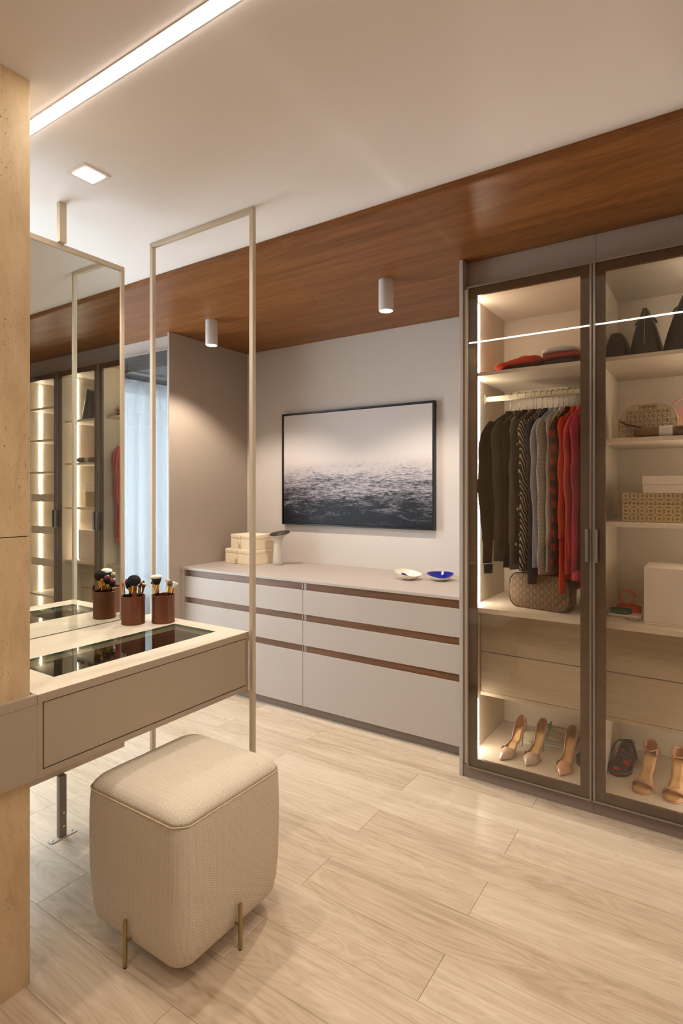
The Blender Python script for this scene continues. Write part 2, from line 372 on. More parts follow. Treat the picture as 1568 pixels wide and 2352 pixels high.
for i, (x, lab) in enumerate(((-2.867, 'white cylinder spotlight under the wood ceiling, nearer the tall taupe panel'), (-1.52, 'white cylinder spotlight under the wood ceiling, nearer the glass wardrobe'))):
    y = 2.74; t_ = thing('cylinder_ceiling_lamp', lab, 'ceiling lamp', (x, y, ZW), group='cylinder lamps on the wood ceiling')
    bm = lathe(bmesh.new(), [(.0385, ZW-.0003), (.0405, ZW-.003), (.0405, 2.404), (.038, 2.401)], 40, x, y, caps=False)
    lathe(bm, [(.036, 2.401), (.036, 2.430)], 40, x, y, caps=False)
    r0 = lathe(bm, [(.038, 2.401), (.036, 2.401)], 40, x, y, caps=False)
    mk('body', bm, M['white_paint'], t_, smooth=True)
    mk('lamp_face', lathe(bmesh.new(), [(.0355, 2.418), (.0355, 2.412)], 32, x, y), M['lampface'], t_)

# ------------------------------------------------------------------ tall taupe panel, wardrobe side panel
mk('tall_side_panel', B(-3.345, -3.325, 2.763, YB-.001, .0, ZW-.001, bev=.0012), M['taupe'], label='tall taupe side panel at the left end of the dresser', cat='panel', loc=(-3.335, 3.17, 0))
mk('wardrobe_end_panel', B(-1.082, -1.063, 2.700, YB-.001, .0, ZW-.001, bev=.0012), M['greige'], label='tall beige end panel between dresser and glass wardrobe', cat='panel', loc=(-1.072, 3.14, 0))

# ------------------------------------------------------------------ dresser
YD = 2.87
dr = thing('dresser', 'long greige built-in dresser with walnut finger channels', 'dresser', (-2.2, 3.2, 0))
XL, XR, XS = -3.322, -1.084, -2.192
mk('top', B(XL, XR, YD-.002, YB-.002, .836, .853, bev=.001), M['greige'], dr)
mk('side_panel', B(XL, XL+.036, YD, YB-.02, .0, .835), M['greige'], dr)
mk('carcass', Bs([(XL+.037, XR, 2.96, YB-.03, .06, .83)]), M['dark'], dr)
mk('plinth', B(XL+.037, XR, 2.90, 2.93, .0005, .058), M['plinth'], dr)
mk('plinth_seal', B(XL+.037, XR, 2.893, 2.8995, .0005, .008), M['alu'], dr)
ch = [(.792, .832), (.597, .635), (.402, .440)]
fr = [(.637, .790), (.442, .595), (.058, .400)]
for a, b in ((XL+.038, XS-.0015), (XS+.0015, XR-.001)):
    for (z0, z1), (c0, c1) in zip(fr, ch):
        d_ = mk('drawer', B(a, b, YD, YD+.018, z0, z1, bev=.001), M['greige'], dr)
        mk('finger_channel', B(a+.022, b-.012, YD+.012, YD+.030, c0-.004, c1+.001), M['walnut2'], d_)
        mk('channel_end', B(a+.001, a+.0215, YD+.010, YD+.028, c0, c1), M['alu'], d_)
        mk('channel_end', B(b-.0115, b-.001, YD+.010, YD+.028, c0, c1), M['alu'], d_)

# ------------------------------------------------------------------ framed picture
pc = thing('framed_sea_picture', 'large black framed photograph of a hazy dark sea on the wall', 'picture', (-2.26, 3.56, 1.59))
a, b, c, d = -2.919, -1.600, 1.148, 2.027; yf, yb = 3.548, YB-.001
mk('frame', Bs([(a, b, yf, yb, c, c+.012), (a, b, yf, yb, d-.012, d), (a, a+.012, yf, yb, c+.012, d-.012), (b-.012, b, yf, yb, c+.012, d-.012)]), M['black_metal'], pc)
mk('print', B(a+.016, b-.016, yf+.006, yb-.006, c+.016, d-.016), M['sea'], pc)

# ------------------------------------------------------------------ vanity desk
XD = -1.633; XM = -2.262; ZD = .833; YE = 1.768; YS = .886
dk = thing('vanity_desk', 'beige wall-hung vanity desk with glass inset top and one wide drawer', 'desk', (-1.95, 1.33, .6))
gx0, gx1, gy0, gy1 = -2.000, -1.747, 1.000, 1.692
mk('top', Bs([(gx1, XD, YS, YE, .808, ZD), (XM+.004, gx0, YS, YE, .808, ZD), (gx0, gx1, YS, gy0, .808, ZD), (gx0, gx1, gy1, YE, .808, ZD)]), M['desktop'], dk)
mk('top_edge', B(XD+.0002, XD+.0010, YS, YE, .809, .8325), M['desk'], dk)
g2 = mk('glass_inset', B(gx0+.0015, gx1-.0015, gy0+.0015, gy1-.0015, .826, .8335), M['glass_clear'], dk)
mk('glass_rim', Bs([(gx0, gx0+.0014, gy0, gy1, .826, .8336), (gx1-.0014, gx1, gy0, gy1, .826, .8336), (gx0+.0014, gx1-.0014, gy0, gy0+.0014, .826, .8336), (gx0+.0014, gx1-.0014, gy1-.0014, gy1, .826, .8336)]), M['glass_edge'], g2)
mk('display_tray', Bs([(gx0-.03, gx1+.03, gy0-.02, gy1+.02, .728, .734), (gx0-.036, gx0-.03, gy0-.02, gy1+.02, .734, .806), (gx1+.03, gx1+.036, gy0-.02, gy1+.02, .734, .806), (gx0-.03, gx1+.03, gy0-.026, gy0-.02, .734, .806), (gx0-.03, gx1+.03, gy1+.02, gy1+.026, .734, .806)]), M['tray'], dk)
mk('carcass', Bs([(XM+.004, XD, YS, YE, .593, .611), (XM+.004, XD-.001, YS, YS+.016, .611, .808), (XM+.004, XD, YE-.014, YE, .611, .808), (XM+.004, XM+.02, YS+.016, YE-.014, .611, .808)]), M['desk'], dk)
mk('drawer', B(XD-.020, XD-.0015, YS+.0175+.002, YE-.016, .6145, .8045, bev=.0008), M['desk'], dk)
mk('drawer_gap_shade', B(XD-.040, XD-.0215, YS+.017, YE-.0145, .6115, .8075), M['dark'], dk)  # near-black block behind the drawer, its colour standing in for shade in the gap
lg = thing('wall_ledge_box', 'beige boxed ledge running along the travertine partition beside desk', 'ledge', (-1.64, .1, .6))
mk('box', B(-1.6548, XD, Y0+.01, YS-.0008, .593, .805), M['desk'], lg)
mk('ledge_top', B(-1.6548, XD, Y0+.01, YS-.0008, .8055, ZD, bev=.0006), M['desk'], lg)

# second frame: rectangle of thin square tube at the desk's far end
T = .020; ya, yb = 1.770, 1.790; xl, xr = -2.270, -1.612
fm = thing('ceiling_frame', 'thin champagne metal frame from floor to ceiling at the desk end', 'frame', (-1.94, 1.78, 0))
mk('post', B(xl, xl+T, ya, yb, .0005, CH-.0005, bev=.001), M['frame'], fm)
mk('post', B(xr-T, xr, ya, yb, .0005, CH-.0005, bev=.001), M['frame'], fm)
mk('top_bar', B(xl+T, xr-T, ya, yb, CH-T-.0005, CH-.0005, bev=.0008), M['frame'], fm)
mk('support_bar', B(xl+T, xr-T, ya, yb, .570, .590, bev=.0008), M['frame'], fm)

# standing mirror
mr = thing('framed_mirror', 'tall mirror in slim champagne metal frame rising behind the desk', 'mirror', (-2.27, 1.2, 0))
mz0, mz1, my0, my1 = .252, 2.4373, .70, 1.6250
x0, x1 = XM-.018, XM+.002
mk('frame', Bs([(x0, x1, my0, my1, mz1-.022, mz1), (x0, x1, my0, my1, mz0, mz0+.034), (x0, x1, my0, my0+.018, mz0+.034, mz1-.022), (x0, x1, my1-.018, my1, mz0+.034, mz1-.022)], bev=.0008), M['frame'], mr)
mk('mirror_glass', B(XM-.012, XM-.004, my0+.018, my1-.018, mz0+.034, mz1-.022), M['mirror'], mr)
px, py = -2.262, 1.306
mk('post', B(px, px+.022, py, py+.03, mz1+.0003, CH-.0005, bev=.0008), M['frame'], mr)
lp = mk('post', B(px, px+.022, py, py+.03, .003, mz0-.0003, bev=.0008), M['frame_dark'], mr)  # lower length of the same post, in a darker tone than the upper one
for z in (.045, .10): mk('screw', xf(lathe(bmesh.new(), [(.005, 0), (.005, .0015), (.003, .0022)], 12), Matrix.Translation((px+.0222, py+.017, z)) @ Matrix.Rotation(PI/2, 4, 'Y')), M['chrome'], lp)
fp = prism(bmesh.new(), rrect(.034, .118, .012, 4, px+.014, py+.018), .0006, .003, plane='xy')
f_ = mk('foot_plate', fp, M['frame'], mr)
for yy in (py-.025, py+.058): mk('screw', lathe(bmesh.new(), [(.004, .003), (.004, .0042), (.002, .0046)], 12, px+.014, yy), M['chrome'], f_)

# ------------------------------------------------------------------ glass wardrobes
def rail_strip(parent, x, y, z0, z1, name='light_strip'):
    return mk(name, B(x-.004, x+.004, y-.006, y+.006, z0, z1), M['led'], parent)
def door(parent, xa, xb, y, z0, z1, handles=(), border=.047, hz=(1.108, 1.252), glass='glass'):
    e = .0075
    fr_ = mk('door', Bs([(xa, xb, y, y+.024, z0, z0+e), (xa, xb, y, y+.024, z1-e, z1), (xa, xa+e, y, y+.024, z0+e, z1-e), (xb-e, xb, y, y+.024, z0+e, z1-e)]), M['alu'], parent)
    mk('glass_pane', B(xa+e, xb-e, y+.002, y+.006, z0+e, z1-e), M[glass], fr_)
    i, o_ = xa+e, xb-e
    mk('inner_border', Bs([(i, o_, y+.008, y+.022, z0+e, z0+border), (i, o_, y+.008, y+.022, z1-border, z1-e), (i, i+border-e, y+.008, y+.022, z0+border, z1-border), (o_-border+e, o_, y+.008, y+.022, z0+border, z1-border)]), M['border'], fr_)
    for hx, s_ in handles:
        mk('handle', Bs([(hx-.004, hx+.004, y-.026, y-.018, hz[0], hz[1]), (hx-.004*(1-s_)-.002*s_, hx+.004*(1+s_)-.002*s_, y-.018, y-.0005, hz[0], hz[0]+.006), (hx-.004*(1-s_)-.002*s_, hx+.004*(1+s_)-.002*s_, y-.018, y-.0005, hz[1]-.006, hz[1]), (hx+s_*.006-.002, hx+s_*.006+.002, y-.020, y-.0005, hz[0], hz[1])]), M['chrome'], fr_)
    return fr_
YW = 2.680; WZ0, WZ1 = .0615, 2.4185; BK = 3.29; P = .577
def unit(name, label, xa, xb, shelves, led, handles, drawers=True, trays=(), fascia=True):
    u = thing(name, label, 'wardrobe', ((xa+xb)/2, 3.0, 0), group='glass door wardrobe units')
    s_ = .018; yf_ = YW+.035
    mk('side_panel', B(xa, xa+s_, yf_, BK, .0605, 2.4195), M['interior_v'], u)
    mk('side_panel', B(xb-s_, xb-.0005, yf_, BK, .0605, 2.4195), M['interior_v'], u)
    mk('back_panel', B(xa, xb-.0005, BK+.0005, BK+.012, .0605, 2.4195), M['interior_v'], u)
    mk('roof_panel', B(xa+s_, xb-s_, yf_, BK, 2.400, 2.418), M['interior_v'], u)
    mk('floor_panel', B(xa+s_, xb-s_, yf_, BK, .0605, .085), M['interior_v'], u)
    if fascia: mk('top_fascia', B(xa, xb-.0005, 2.765, 2.783, 2.421, ZW-.0006), M['fascia'], u)
    mk('plinth', B(xa, xb-.0005, 2.703, 2.721, .0005, .060), M['plinth'], u)
    for z in shelves: mk('shelf', B(xa+s_+.0005, xb-s_-.0005, 2.748, BK, z-.018, z), M['interior_v'], u)
    if drawers:
        mk('base_shelf', B(xa+s_+.0005, xb-s_-.0005, 2.748, BK, .812, .835), M['interior_v'], u)
        for z0, z1 in ((.582, .806), (.374, .578)): mk('drawer', B(xa+s_+.004, xb-s_-.004, 2.890, 2.908, z0, z1, bev=.001), M['interior'], u)
        mk('drawer_carcass', B(xa+s_+.001, xb-s_-.001, 2.912, BK-.001, .366, .808), M['interior'], u)
        mk('drawer_rail', B(xa+s_+.001, xb-s_-.001, 2.893, 2.911, .352, .371), M['interior'], u)
    lv = sorted([2.400]+[z for z in shelves]+([.835] if drawers else [.085]))
    x_l = xa+s_+.0045 if led < 0 else xb-s_-.0045
    for a, b in zip(lv, lv[1:]): rail_strip(u, x_l, 2.855, a+.002 if a in (.835, .085) else a+.002, b-.0205)
    if drawers: rail_strip(u, x_l, 2.840, .088, .345)
    for z in trays:
        tr_ = mk('pull_out_tray', Bs([(xa+s_+.012, xb-s_-.012, 2.765, 2.780, z-.065, z), (xa+s_+.012, xb-s_-.012, 2.780, BK-.02, z-.065, z-.055)]), M['interior_v'], u)
    door(u, xa+.003 if led > 0 else -1.034, xb-.004, YW, WZ0, WZ1, handles)
    return u
u1 = unit('glass_wardrobe', 'glass wardrobe unit with hanging clothes beside the beige end panel', -1.0600, -.4610, [2.007], -1, [(-.483, 1)])
u2 = unit('glass_wardrobe', 'glass wardrobe unit with black handbags and stacked boxes on shelves', -.4605, .1160, [2.007, 1.649, 1.2787], 1, [(-.440, -1), (.094, 1)])
u3 = unit('glass_wardrobe', 'glass wardrobe unit of shelves and pull-out trays, seen only in the mirror', .1165, .6940, [2.15, 1.867, 1.584, .50], 1, [(.137, -1)], False, (1.385, 1.10, .815))
rod = thing('clothes_rail', 'pale oval clothes rail across the wardrobe holding the hangers', 'rail', (-.76, 2.97, 1.9))
bm = xf(prism(bmesh.new(), rrect(.014, .030, .0065, 4), -.279, .279, plane='yz'), Matrix.Translation((-.7605, 2.97, 1.905)))
mk('rail_bar', bm, plain('rail_metal', (215, 205, 180), .3, .5), rod, smooth=True)
mk('rail_socket', B(-1.0415, -1.0375, 2.955, 2.985, 1.882, 1.928), M['frame'], rod)
mk('rail_socket', B(-.4834, -.4795, 2.955, 2.985, 1.882, 1.928), M['frame'], rod)

# left wardrobe behind the mirror, doors facing the room, reflecting the curtain
lw = thing('glass_wardrobe', 'glass door wardrobe left of the tall taupe panel, reflecting the curtain', 'wardrobe', (-4.17, 3.1, 0), group='glass door wardrobe units')
xa, xb = -4.99, -3.350; YL = 2.775
mk('side_panel', B(xa, xa+.018, YL+.035, 3.38, .0605, 2.4590), M['interior'], lw)
mk('side_panel', B(xb-.018, xb, YL+.035, 3.38, .0605, 2.4590), M['interior'], lw)
mk('back_panel', B(xa, xb, 3.381, 3.393, .0605, 2.52), M['interior'], lw)
mk('roof_panel', B(xa+.018, xb-.018, YL+.035, 3.38, 2.44, 2.458), M['interior'], lw)
mk('floor_panel', B(xa+.018, xb-.018, YL+.035, 3.38, .0605, .085), M['interior'], lw)
mk('top_fascia', B(xa, xb, 2.83, 2.848, 2.461, ZW-.0006), M['greige'], lw)
mk('plinth', B(xa, xb, YL+.02, YL+.038, .0005, .060), M['plinth'], lw)
mk('shelf', B(xa+.019, xb-.019, YL+.06, 3.38, 2.02, 2.038), M['interior'], lw)
for k in range(3): door(lw, xa+.010+k*.5435, xa+.010+(k+1)*.5435-.005, YL, WZ0, 2.455, [(xa+.010+(k+.94)*.5435, 1)] if k == 0 else [(xa+.010+(k+.06)*.5435, -1)] if k == 1 else [], glass='glass_left')

# ------------------------------------------------------------------ pouf
PX, PY = -1.474, 1.300
pf = thing('pouf', 'cream herringbone upholstered cube pouf on slim brass legs', 'pouf', (PX, PY, 0))
rings = []
for z, hw, r in ((.048, .160, .05), (.0495, .190, .05), (.056, .207, .052), (.072, .217, .054), (.11, .2235, .054), (.18, .2275, .052), (.27, .2295, .050), (.37, .2290, .048), (.43, .2275, .047), (.462, .2255, .047), (.470, .224, .047)):
    rings.append([Vector((PX+x, PY+y, z)) for x, y in rrect(2*hw, 2*hw, r, 8)])
mk('upholstered_body', loft(bmesh.new(), rings), M['pouf'], pf, smooth='all')
rings = []
for z, hw, r in ((.471, .2235, .047), (.482, .221, .050), (.494, .212, .054), (.503, .198, .06), (.510, .172, .06), (.515, .12, .05), (.517, .06, .03), (.5175, .02, .01)):
    rings.append([Vector((PX+x, PY+y, z)) for x, y in rrect(2*hw, 2*hw, r, 8)])
mk('seat_top', loft(bmesh.new(), rings), M['pouf'], pf, smooth='all')
pts = [Vector((PX+x, PY+y, .4705+.0012*math.sin(i*.7))) for i, (x, y) in enumerate(rrect(.4505, .4505, .047, 10))]
mk('piping', tube(bmesh.new(), pts, .0024, 8, closed=True), M['piping'], pf, smooth='all')
for ax_, ay_ in ((0, -1), (1, 0), (0, 1), (-1, 0)):
    lx, ly = PX+ax_*.239, PY+ay_*.239
    bm = lathe(bmesh.new(), [(.003, .003), (.0065, .005), (.0068, .02), (.0068, .138), (.0055, .142), (.002, .1435)], 16, lx, ly)
    for z in (.075,):
        tube(bm, [(lx, ly, z), (lx-ax_*.05, ly-ay_*.05, z)], .004, 8)
    g_ = mk('leg', bm, M['brass'], pf, smooth=True)
    mk('foot_pad', lathe(bmesh.new(), [(.005, .0004), (.0055, .0034)], 12, lx, ly), M['dark'], g_)

# ------------------------------------------------------------------ brush cups and brushes
leather = plain('brown_leather', (104, 55, 28), .36, 0, .06, 12, .15)
leather_d = plain('dark_leather_seam', (96, 46, 26), .5)
ZT = ZD+.0005
cups = []
for (cx_, cy_, lab, flip) in ((-2.161, 1.598, 'brown leather brush cup beside the mirror edge, snap tab facing front', 1), (-2.07, 1.687, 'brown leather brush cup at the far desk end, stitched seam facing front', 0)):
    c = thing('brush_cup', lab, 'cup', (cx_, cy_, ZT), group='leather brush cups on the desk')
    H_ = .123
    bm = lathe(bmesh.new(), [(.048, ZT), (.0505, ZT+.002), (.0505, ZT+.006), (.050, ZT+.008), (.050, ZT+H_-.010), (.0508, ZT+H_-.008), (.0508, ZT+H_-.001), (.049, ZT+H_), (.0465, ZT+H_-.001), (.0460, ZT+.004)], 40, cx_, cy_)
    mk('cup_body', bm, leather, c, smooth=True)
    vd = Vector((0-cx_, 0-cy_, 0)).normalized(); an = math.atan2(vd.y, vd.x)+(0.0 if flip else .35)
    sx_, sy_ = cx_+.0503*math.cos(an+(2.6 if flip else 0)), cy_+.0503*math.sin(an+(2.6 if flip else 0))
    mk('stitched_seam', tube(bmesh.new(), [(sx_, sy_, ZT+.006), (sx_, sy_, ZT+H_-.006)], .0012, 6), leather_d, c)
    if flip:
        a0 = an+.10; R_ = Matrix.Translation((cx_, cy_, ZT)) @ Matrix.Rotation(a0, 4, 'Z')
        bm = xf(prism(bmesh.new(), [(y_, z_+.112) for y_, z_ in rrect(.019, .075, .0094, 6)], .0514, .0534, plane='yz'), R_)
        tb = mk('snap_tab', bm, leather, c, smooth=True)
        mk('snap_button', xf(lathe(bmesh.new(), [(.0045, 0), (.0045, .0012), (.002, .002)], 14), R_ @ Matrix.Translation((.0536, 0, .135)) @ Matrix.Rotation(PI/2, 4, 'Y')), leather_d, tb, smooth=True)
    cups.append((cx_, cy_))
def brush(cup, dx, dy, tilt, az, ln, head, hw, hh, cols, label, ferr=.036, fw=.0065):
    ln += .034
    """makeup brush: handle in the cup, gold ferrule, bristle head"""
    cx_, cy_ = cups[cup]
    o = thing('makeup_brush', label, 'makeup brush', (cx_+dx, cy_+dy, ZT+.012), world=False, group='makeup brushes in the leather cups')
    o.rotation_euler = Euler((math.radians(tilt)*math.cos(az), math.radians(tilt)*math.sin(az), 0))
    mk('handle', lathe(bmesh.new(), [(.002, 0), (.004, .01), (.0045, .05), (.004, ln-ferr)], 10), M['black_metal'], o, smooth=True)
    mk('ferrule', lathe(bmesh.new(), [(.0038, ln-ferr), (fw*.7, ln-ferr*.6), (fw, ln)], 16, sy=.8), M['gold'], o, smooth=True)
    prof = {'round': [(.75, 0), (1.25, .2), (1.5, .45), (1.45, .7), (1.1, .9), (.5, 1)], 'flat': [(.8, 0), (1.1, .3), (1.45, .7), (1.6, .88), (1.35, 1)],
            'oval': [(.8, 0), (1.2, .3), (1.3, .55), (1., .8), (.4, 1)], 'fan': [(.5, 0), (1.1, .35), (2.3, .8), (2.4, .95), (1.6, 1)]}[head]
    k = hw/max(p[0] for p in prof); sy_ = .18 if head == 'fan' else .8
    if len(cols) == 1: segs = [(prof, cols[0])]
    else: c_ = len(prof)//2; segs = [(prof[:c_+1], cols[0]), (prof[c_:], cols[1])]
    for pr_, cc in segs:
        bm = lathe(bmesh.new(), [(p[0]*k, ln+p[1]*hh) for p in pr_], 28, sy=sy_)
        for v in bm.verts:
            j = random.uniform(-.0006, .0006); v.co.z += j*1.5; v.co.x += j; v.co.y += random.uniform(-.0004, .0004)
        mk('bristles', bm, cc, o, smooth='all')
    return o
bk = plain('black_bristle', (12, 11, 12), .85); pl = plain('plum_bristle', (120, 44, 50), .85); wh = plain('white_bristle', (240, 230, 214), .85)
org_ = plain('orange_bristle', (190, 112, 40), .85); pk = plain('cream_bristle', (232, 206, 172), .85); gy = plain('grey_bristle', (96, 84, 78), .85); brn = plain('brown_bristle', (70, 44, 36), .85)
rt = Vector((math.cos(YAW), math.sin(YAW)))
def off(a, b): return (rt.x*a-rt.y*b, rt.y*a+rt.x*b)
def B_(cup, a, b, tl, side, *r, **k):
    # side: leaning direction, +1 to the picture right, in radians offset
    th_ = math.radians(tl); d = off(a-.105*math.tan(abs(th_))*math.cos(side)*(1 if tl >= 0 else -1), b+.0*side); q_ = (d[0]**2+d[1]**2)**.5
    if q_ > .036: d = (d[0]*.036/q_, d[1]*.036/q_)
    brush(cup, d[0], d[1], abs(tl), YAW+(PI/2 if tl >= 0 else -PI/2)+side, *r, **k)
B_(0, .004, -.022, 5, .2, .124, 'round', .031, .044, [bk], 'largest black round powder brush, in front of the leather cup near mirror', .050, .0135)
B_(0, -.032, -.012, -9, 0, .122, 'oval', .0075, .020, [org_], 'thin eye brush with orange tip leaning left in the near cup')
B_(0, -.018, .015, -6, .3, .112, 'round', .018, .038, [bk, pl], 'plum and black angled blush brush behind the near cup tab')
B_(0, -.022, .026, -12, -.2, .100, 'round', .017, .036, [bk, pl], 'second plum tipped blush brush, lowest in the near cup')
B_(0, .022, .014, 7, 0, .128, 'oval', .0085, .018, [pk], 'eye brush with cream tip, tallest of the near cup’s thin brushes')
B_(0, .026, -.014, 7, .2, .114, 'oval', .008, .013, [brn], 'short brown tipped eye brush at right of the near cup')
B_(0, .035, .002, 12, .1, .112, 'flat', .011, .020, [brn, pk], 'flat cream and brown brush at right edge of the near cup')
B_(0, .031, .020, 9, -.2, .126, 'oval', .005, .015, [brn], 'fine pointed liner brush in the near cup')
B_(0, .0, .028, 3, -.3, .112, 'oval', .012, .022, [org_], 'orange fluffy brush at the back of the near cup')
B_(1, -.020, -.010, -5, .2, .124, 'flat', .0285, .040, [bk, wh], 'white over black duo fibre brush, tallest in the far cup', .050, .0115)
B_(1, -.034, .012, -11, 0, .108, 'flat', .017, .028, [pk, brn], 'cream and brown slanted brush leaning left in the far cup')
B_(1, .022, -.010, 11, .1, .118, 'oval', .013, .024, [gy], 'grey tapered foundation brush in the far cup', .050, .009)
B_(1, .012, .014, 2, .3, .112, 'fan', .017, .030, [pk], 'pale fan brush behind the grey brush in the far cup')
B_(1, .034, .010, 17, .0, .108, 'fan', .017, .028, [wh], 'white fan brush leaning right out of the far cup')
rb = thing('red_box', 'small red box lying in the dark tray under the glass', 'box', (-1.87, 1.42, .735))
mk('box_base', B(-1.915, -1.835, 1.375, 1.445, .7345, .760, bev=.0012), plain('red_card', (215, 28, 24), .35), rb)
mk('box_lid', B(-1.916, -1.834, 1.374, 1.446, .7605, .775, bev=.0012), plain('red_card_lid', (224, 34, 28), .35), rb)

# ------------------------------------------------------------------ on the dresser
cream = plain('cream_leatherette', (246, 226, 194), .5, 0, .02, 20, .15)
tass = plain('cream_tassel', (238, 214, 178), .8, 0, .08, 60)
ZS = .8535
for (a, b, c, d, z0, hb, hl, lab) in ((-3.235, -2.925, 3.235, 3.470, ZS, .078, .034, 'cream tasselled keepsake box, the larger one standing on the dresser'), (-3.185, -2.925, 3.245, 3.455, ZS+.1135, .078, .034, 'cream tasselled keepsake box, the smaller one stacked on top')):
    o = thing('keepsake_box', lab, 'box', ((a+b)/2, (c+d)/2, z0))
    mk('box_body', B(a+.001, b-.001, c+.001, d-.001, z0, z0+hb, bev=.002), cream, o)
    ld = mk('box_lid', B(a, b, c, d, z0+hb+.0008, z0+hb+hl, bev=.003, seg=2), cream, o, smooth=True)
    mx_ = (a+b)/2-.03
    mk('button', xf(lathe(bmesh.new(), [(.005, 0), (.005, .004), (.003, .005)], 12), Matrix.Translation((mx_, c, z0+hb+.016)) @ Matrix.Rotation(PI/2, 4, 'X')), M['brass'], ld)
    bm = bmesh.new(); tube(bm, [(mx_, c-.006, z0+hb+.02), (mx_, c-.008, z0+hb-.002)], .003, 8)
    for k in range(9):
        q = -1+2*k/8; tube(bm, [(mx_+q*.0025, c-.007, z0+hb), (mx_+q*.006, c-.008, z0+hb-.03), (mx_+q*.010, c-.0075, z0+hb-.063-random.random()*.004)], .0016, 5)
    mk('tassel', bm, tass, o, smooth='all')
vz = thing('mushroom_vase', 'grey ceramic mushroom shaped vase with wide dark open top', 'vase', (-2.806, 3.362, ZS), YAW, world=False)
prof = []
bm = bmesh.new(); rings = []
for z, rx, ry, ox, tl in ((0, .037, .037, 0, 0), (.002, .040, .040, 0, 0), (.02, .0395, .0395, 0, 0), (.09, .035, .035, 0, 0), (.14, .031, .031, 0, 0), (.17, .029, .029, .001, 0), (.19, .030, .030, .004, .02), (.207, .037, .034, .009, .08), (.219, .050, .040, .013, .11), (.229, .066, .050, .015, .12), (.236, .078, .056, .015, .13), (.2385, .0795, .057, .015, .13)):
    rings.append([Vector((ox+rx*math.cos(2*PI*i/48), ry*math.sin(2*PI*i/48), z+tl*rx*math.cos(2*PI*i/48)+(.26*ry*math.sin(2*PI*i/48) if z > .2 else 0))) for i in range(48)])
loft(bm, rings, caps=False); bm.faces.new(bm.verts[:48] if False else [v for v in list(bm.verts)[:48]][::-1])
mk('vase_body', bm, plain('grey_glaze', (196, 186, 172), .3, 0, .02), vz, smooth='all')
bm = bmesh.new(); rings = []
for z, rx, ry, ox, tl in ((.2387, .0795, .057, .015, .13), (.2375, .076, .0535, .015, .13), (.229, .058, .044, .014, .12), (.216, .036, .030, .011, .09), (.20, .020, .020, .007, .03), (.15, .014, .014, 0, 0)):
    rings.append([Vector((ox+rx*math.cos(2*PI*i/48), ry*math.sin(2*PI*i/48), z+tl*rx*math.cos(2*PI*i/48)+(.26*ry*math.sin(2*PI*i/48) if z > .2 else 0))) for i in range(48)])
loft(bm, rings, caps=False)
mk('glazed_inside', bm, plain('dark_glaze', (52, 44, 34), .6, 0, .1), vz, smooth='all', label='dark brown glazed inside')
def dish(name, label, loc, rx, ry, lip, inside, splash=False):
    o = thing(name, label, 'dish', loc, YAW, world=False, group='small hand-made dishes')
    n = 56
    def ring(s_, z, k=0):
        out = []
        for i in range(n):
            a = 2*PI*i/n; rr = s_*(1+.03*math.sin(2*a+1)*s_/rx*rx)
            pt = abs(math.cos(a))**8*.10*(s_**3)
            out.append(Vector((rx*(rr+pt)*math.cos(a), ry*rr*math.sin(a), z+lip(a)*s_**3+k)))
        return out
    outer = [ring(.30, 0), ring(.45, .0015), ring(.7, .012), ring(.9, .027), ring(1., .038), ring(1.01, .0395)]
    bm = loft(bmesh.new(), outer, caps=False); bm.faces.new(list(bm.verts)[:n][::-1])
    wht = plain('white_glaze', (238, 226, 208), .3)
    b_ = mk('dish_body', bm, wht, o, smooth='all')
    inn = [ring(1.01, .0395), ring(.985, .0385), ring(.86, .027), ring(.65, .015), ring(.4, .007), ring(.15, .005)]
    bm = loft(bmesh.new(), inn, caps=False); bm.faces.new(list(bm.verts)[-n:])
    mk('glazed_inside', bm, inside, o, smooth='all')
    return o
tt = NT('cobalt_splash_glaze'); v_ = tt.sep(tt.coord()); rr = tt.ma('ADD', tt.ma('POWER', tt.ma('MULTIPLY', tt.ma('ADD', v_[0], .016), 1/.036), 2.), tt.ma('POWER', tt.ma('MULTIPLY', tt.ma('ADD', v_[1], -.030), 1/.030), 2.))
rr = tt.ma('ADD', rr, tt.ma('MULTIPLY', tt.noise(tt.coord(), 60, 3), .9)); splash = tt.bsdf(tt.ramp(rr, [(.0, lin((20, 24, 96))), (.9, lin((28, 34, 130))), (.95, lin((238, 226, 210)))]), .25)
cobalt = plain('cobalt_glaze', (20, 30, 140), .2, 0, .35, 40)
dish('ceramic_dish', 'white ceramic dish with a small cobalt blue splash inside', (-1.650, 3.262, ZS), .078, .070, lambda a: .010*(-math.cos(a))+.004+.012*math.sin(a), splash)
dish('ceramic_dish', 'white ceramic dish with solid cobalt blue inside', (-1.462, 3.335, ZS), .075, .070, lambda a: .004*math.cos(2*a)+.012*math.sin(a), cobalt)

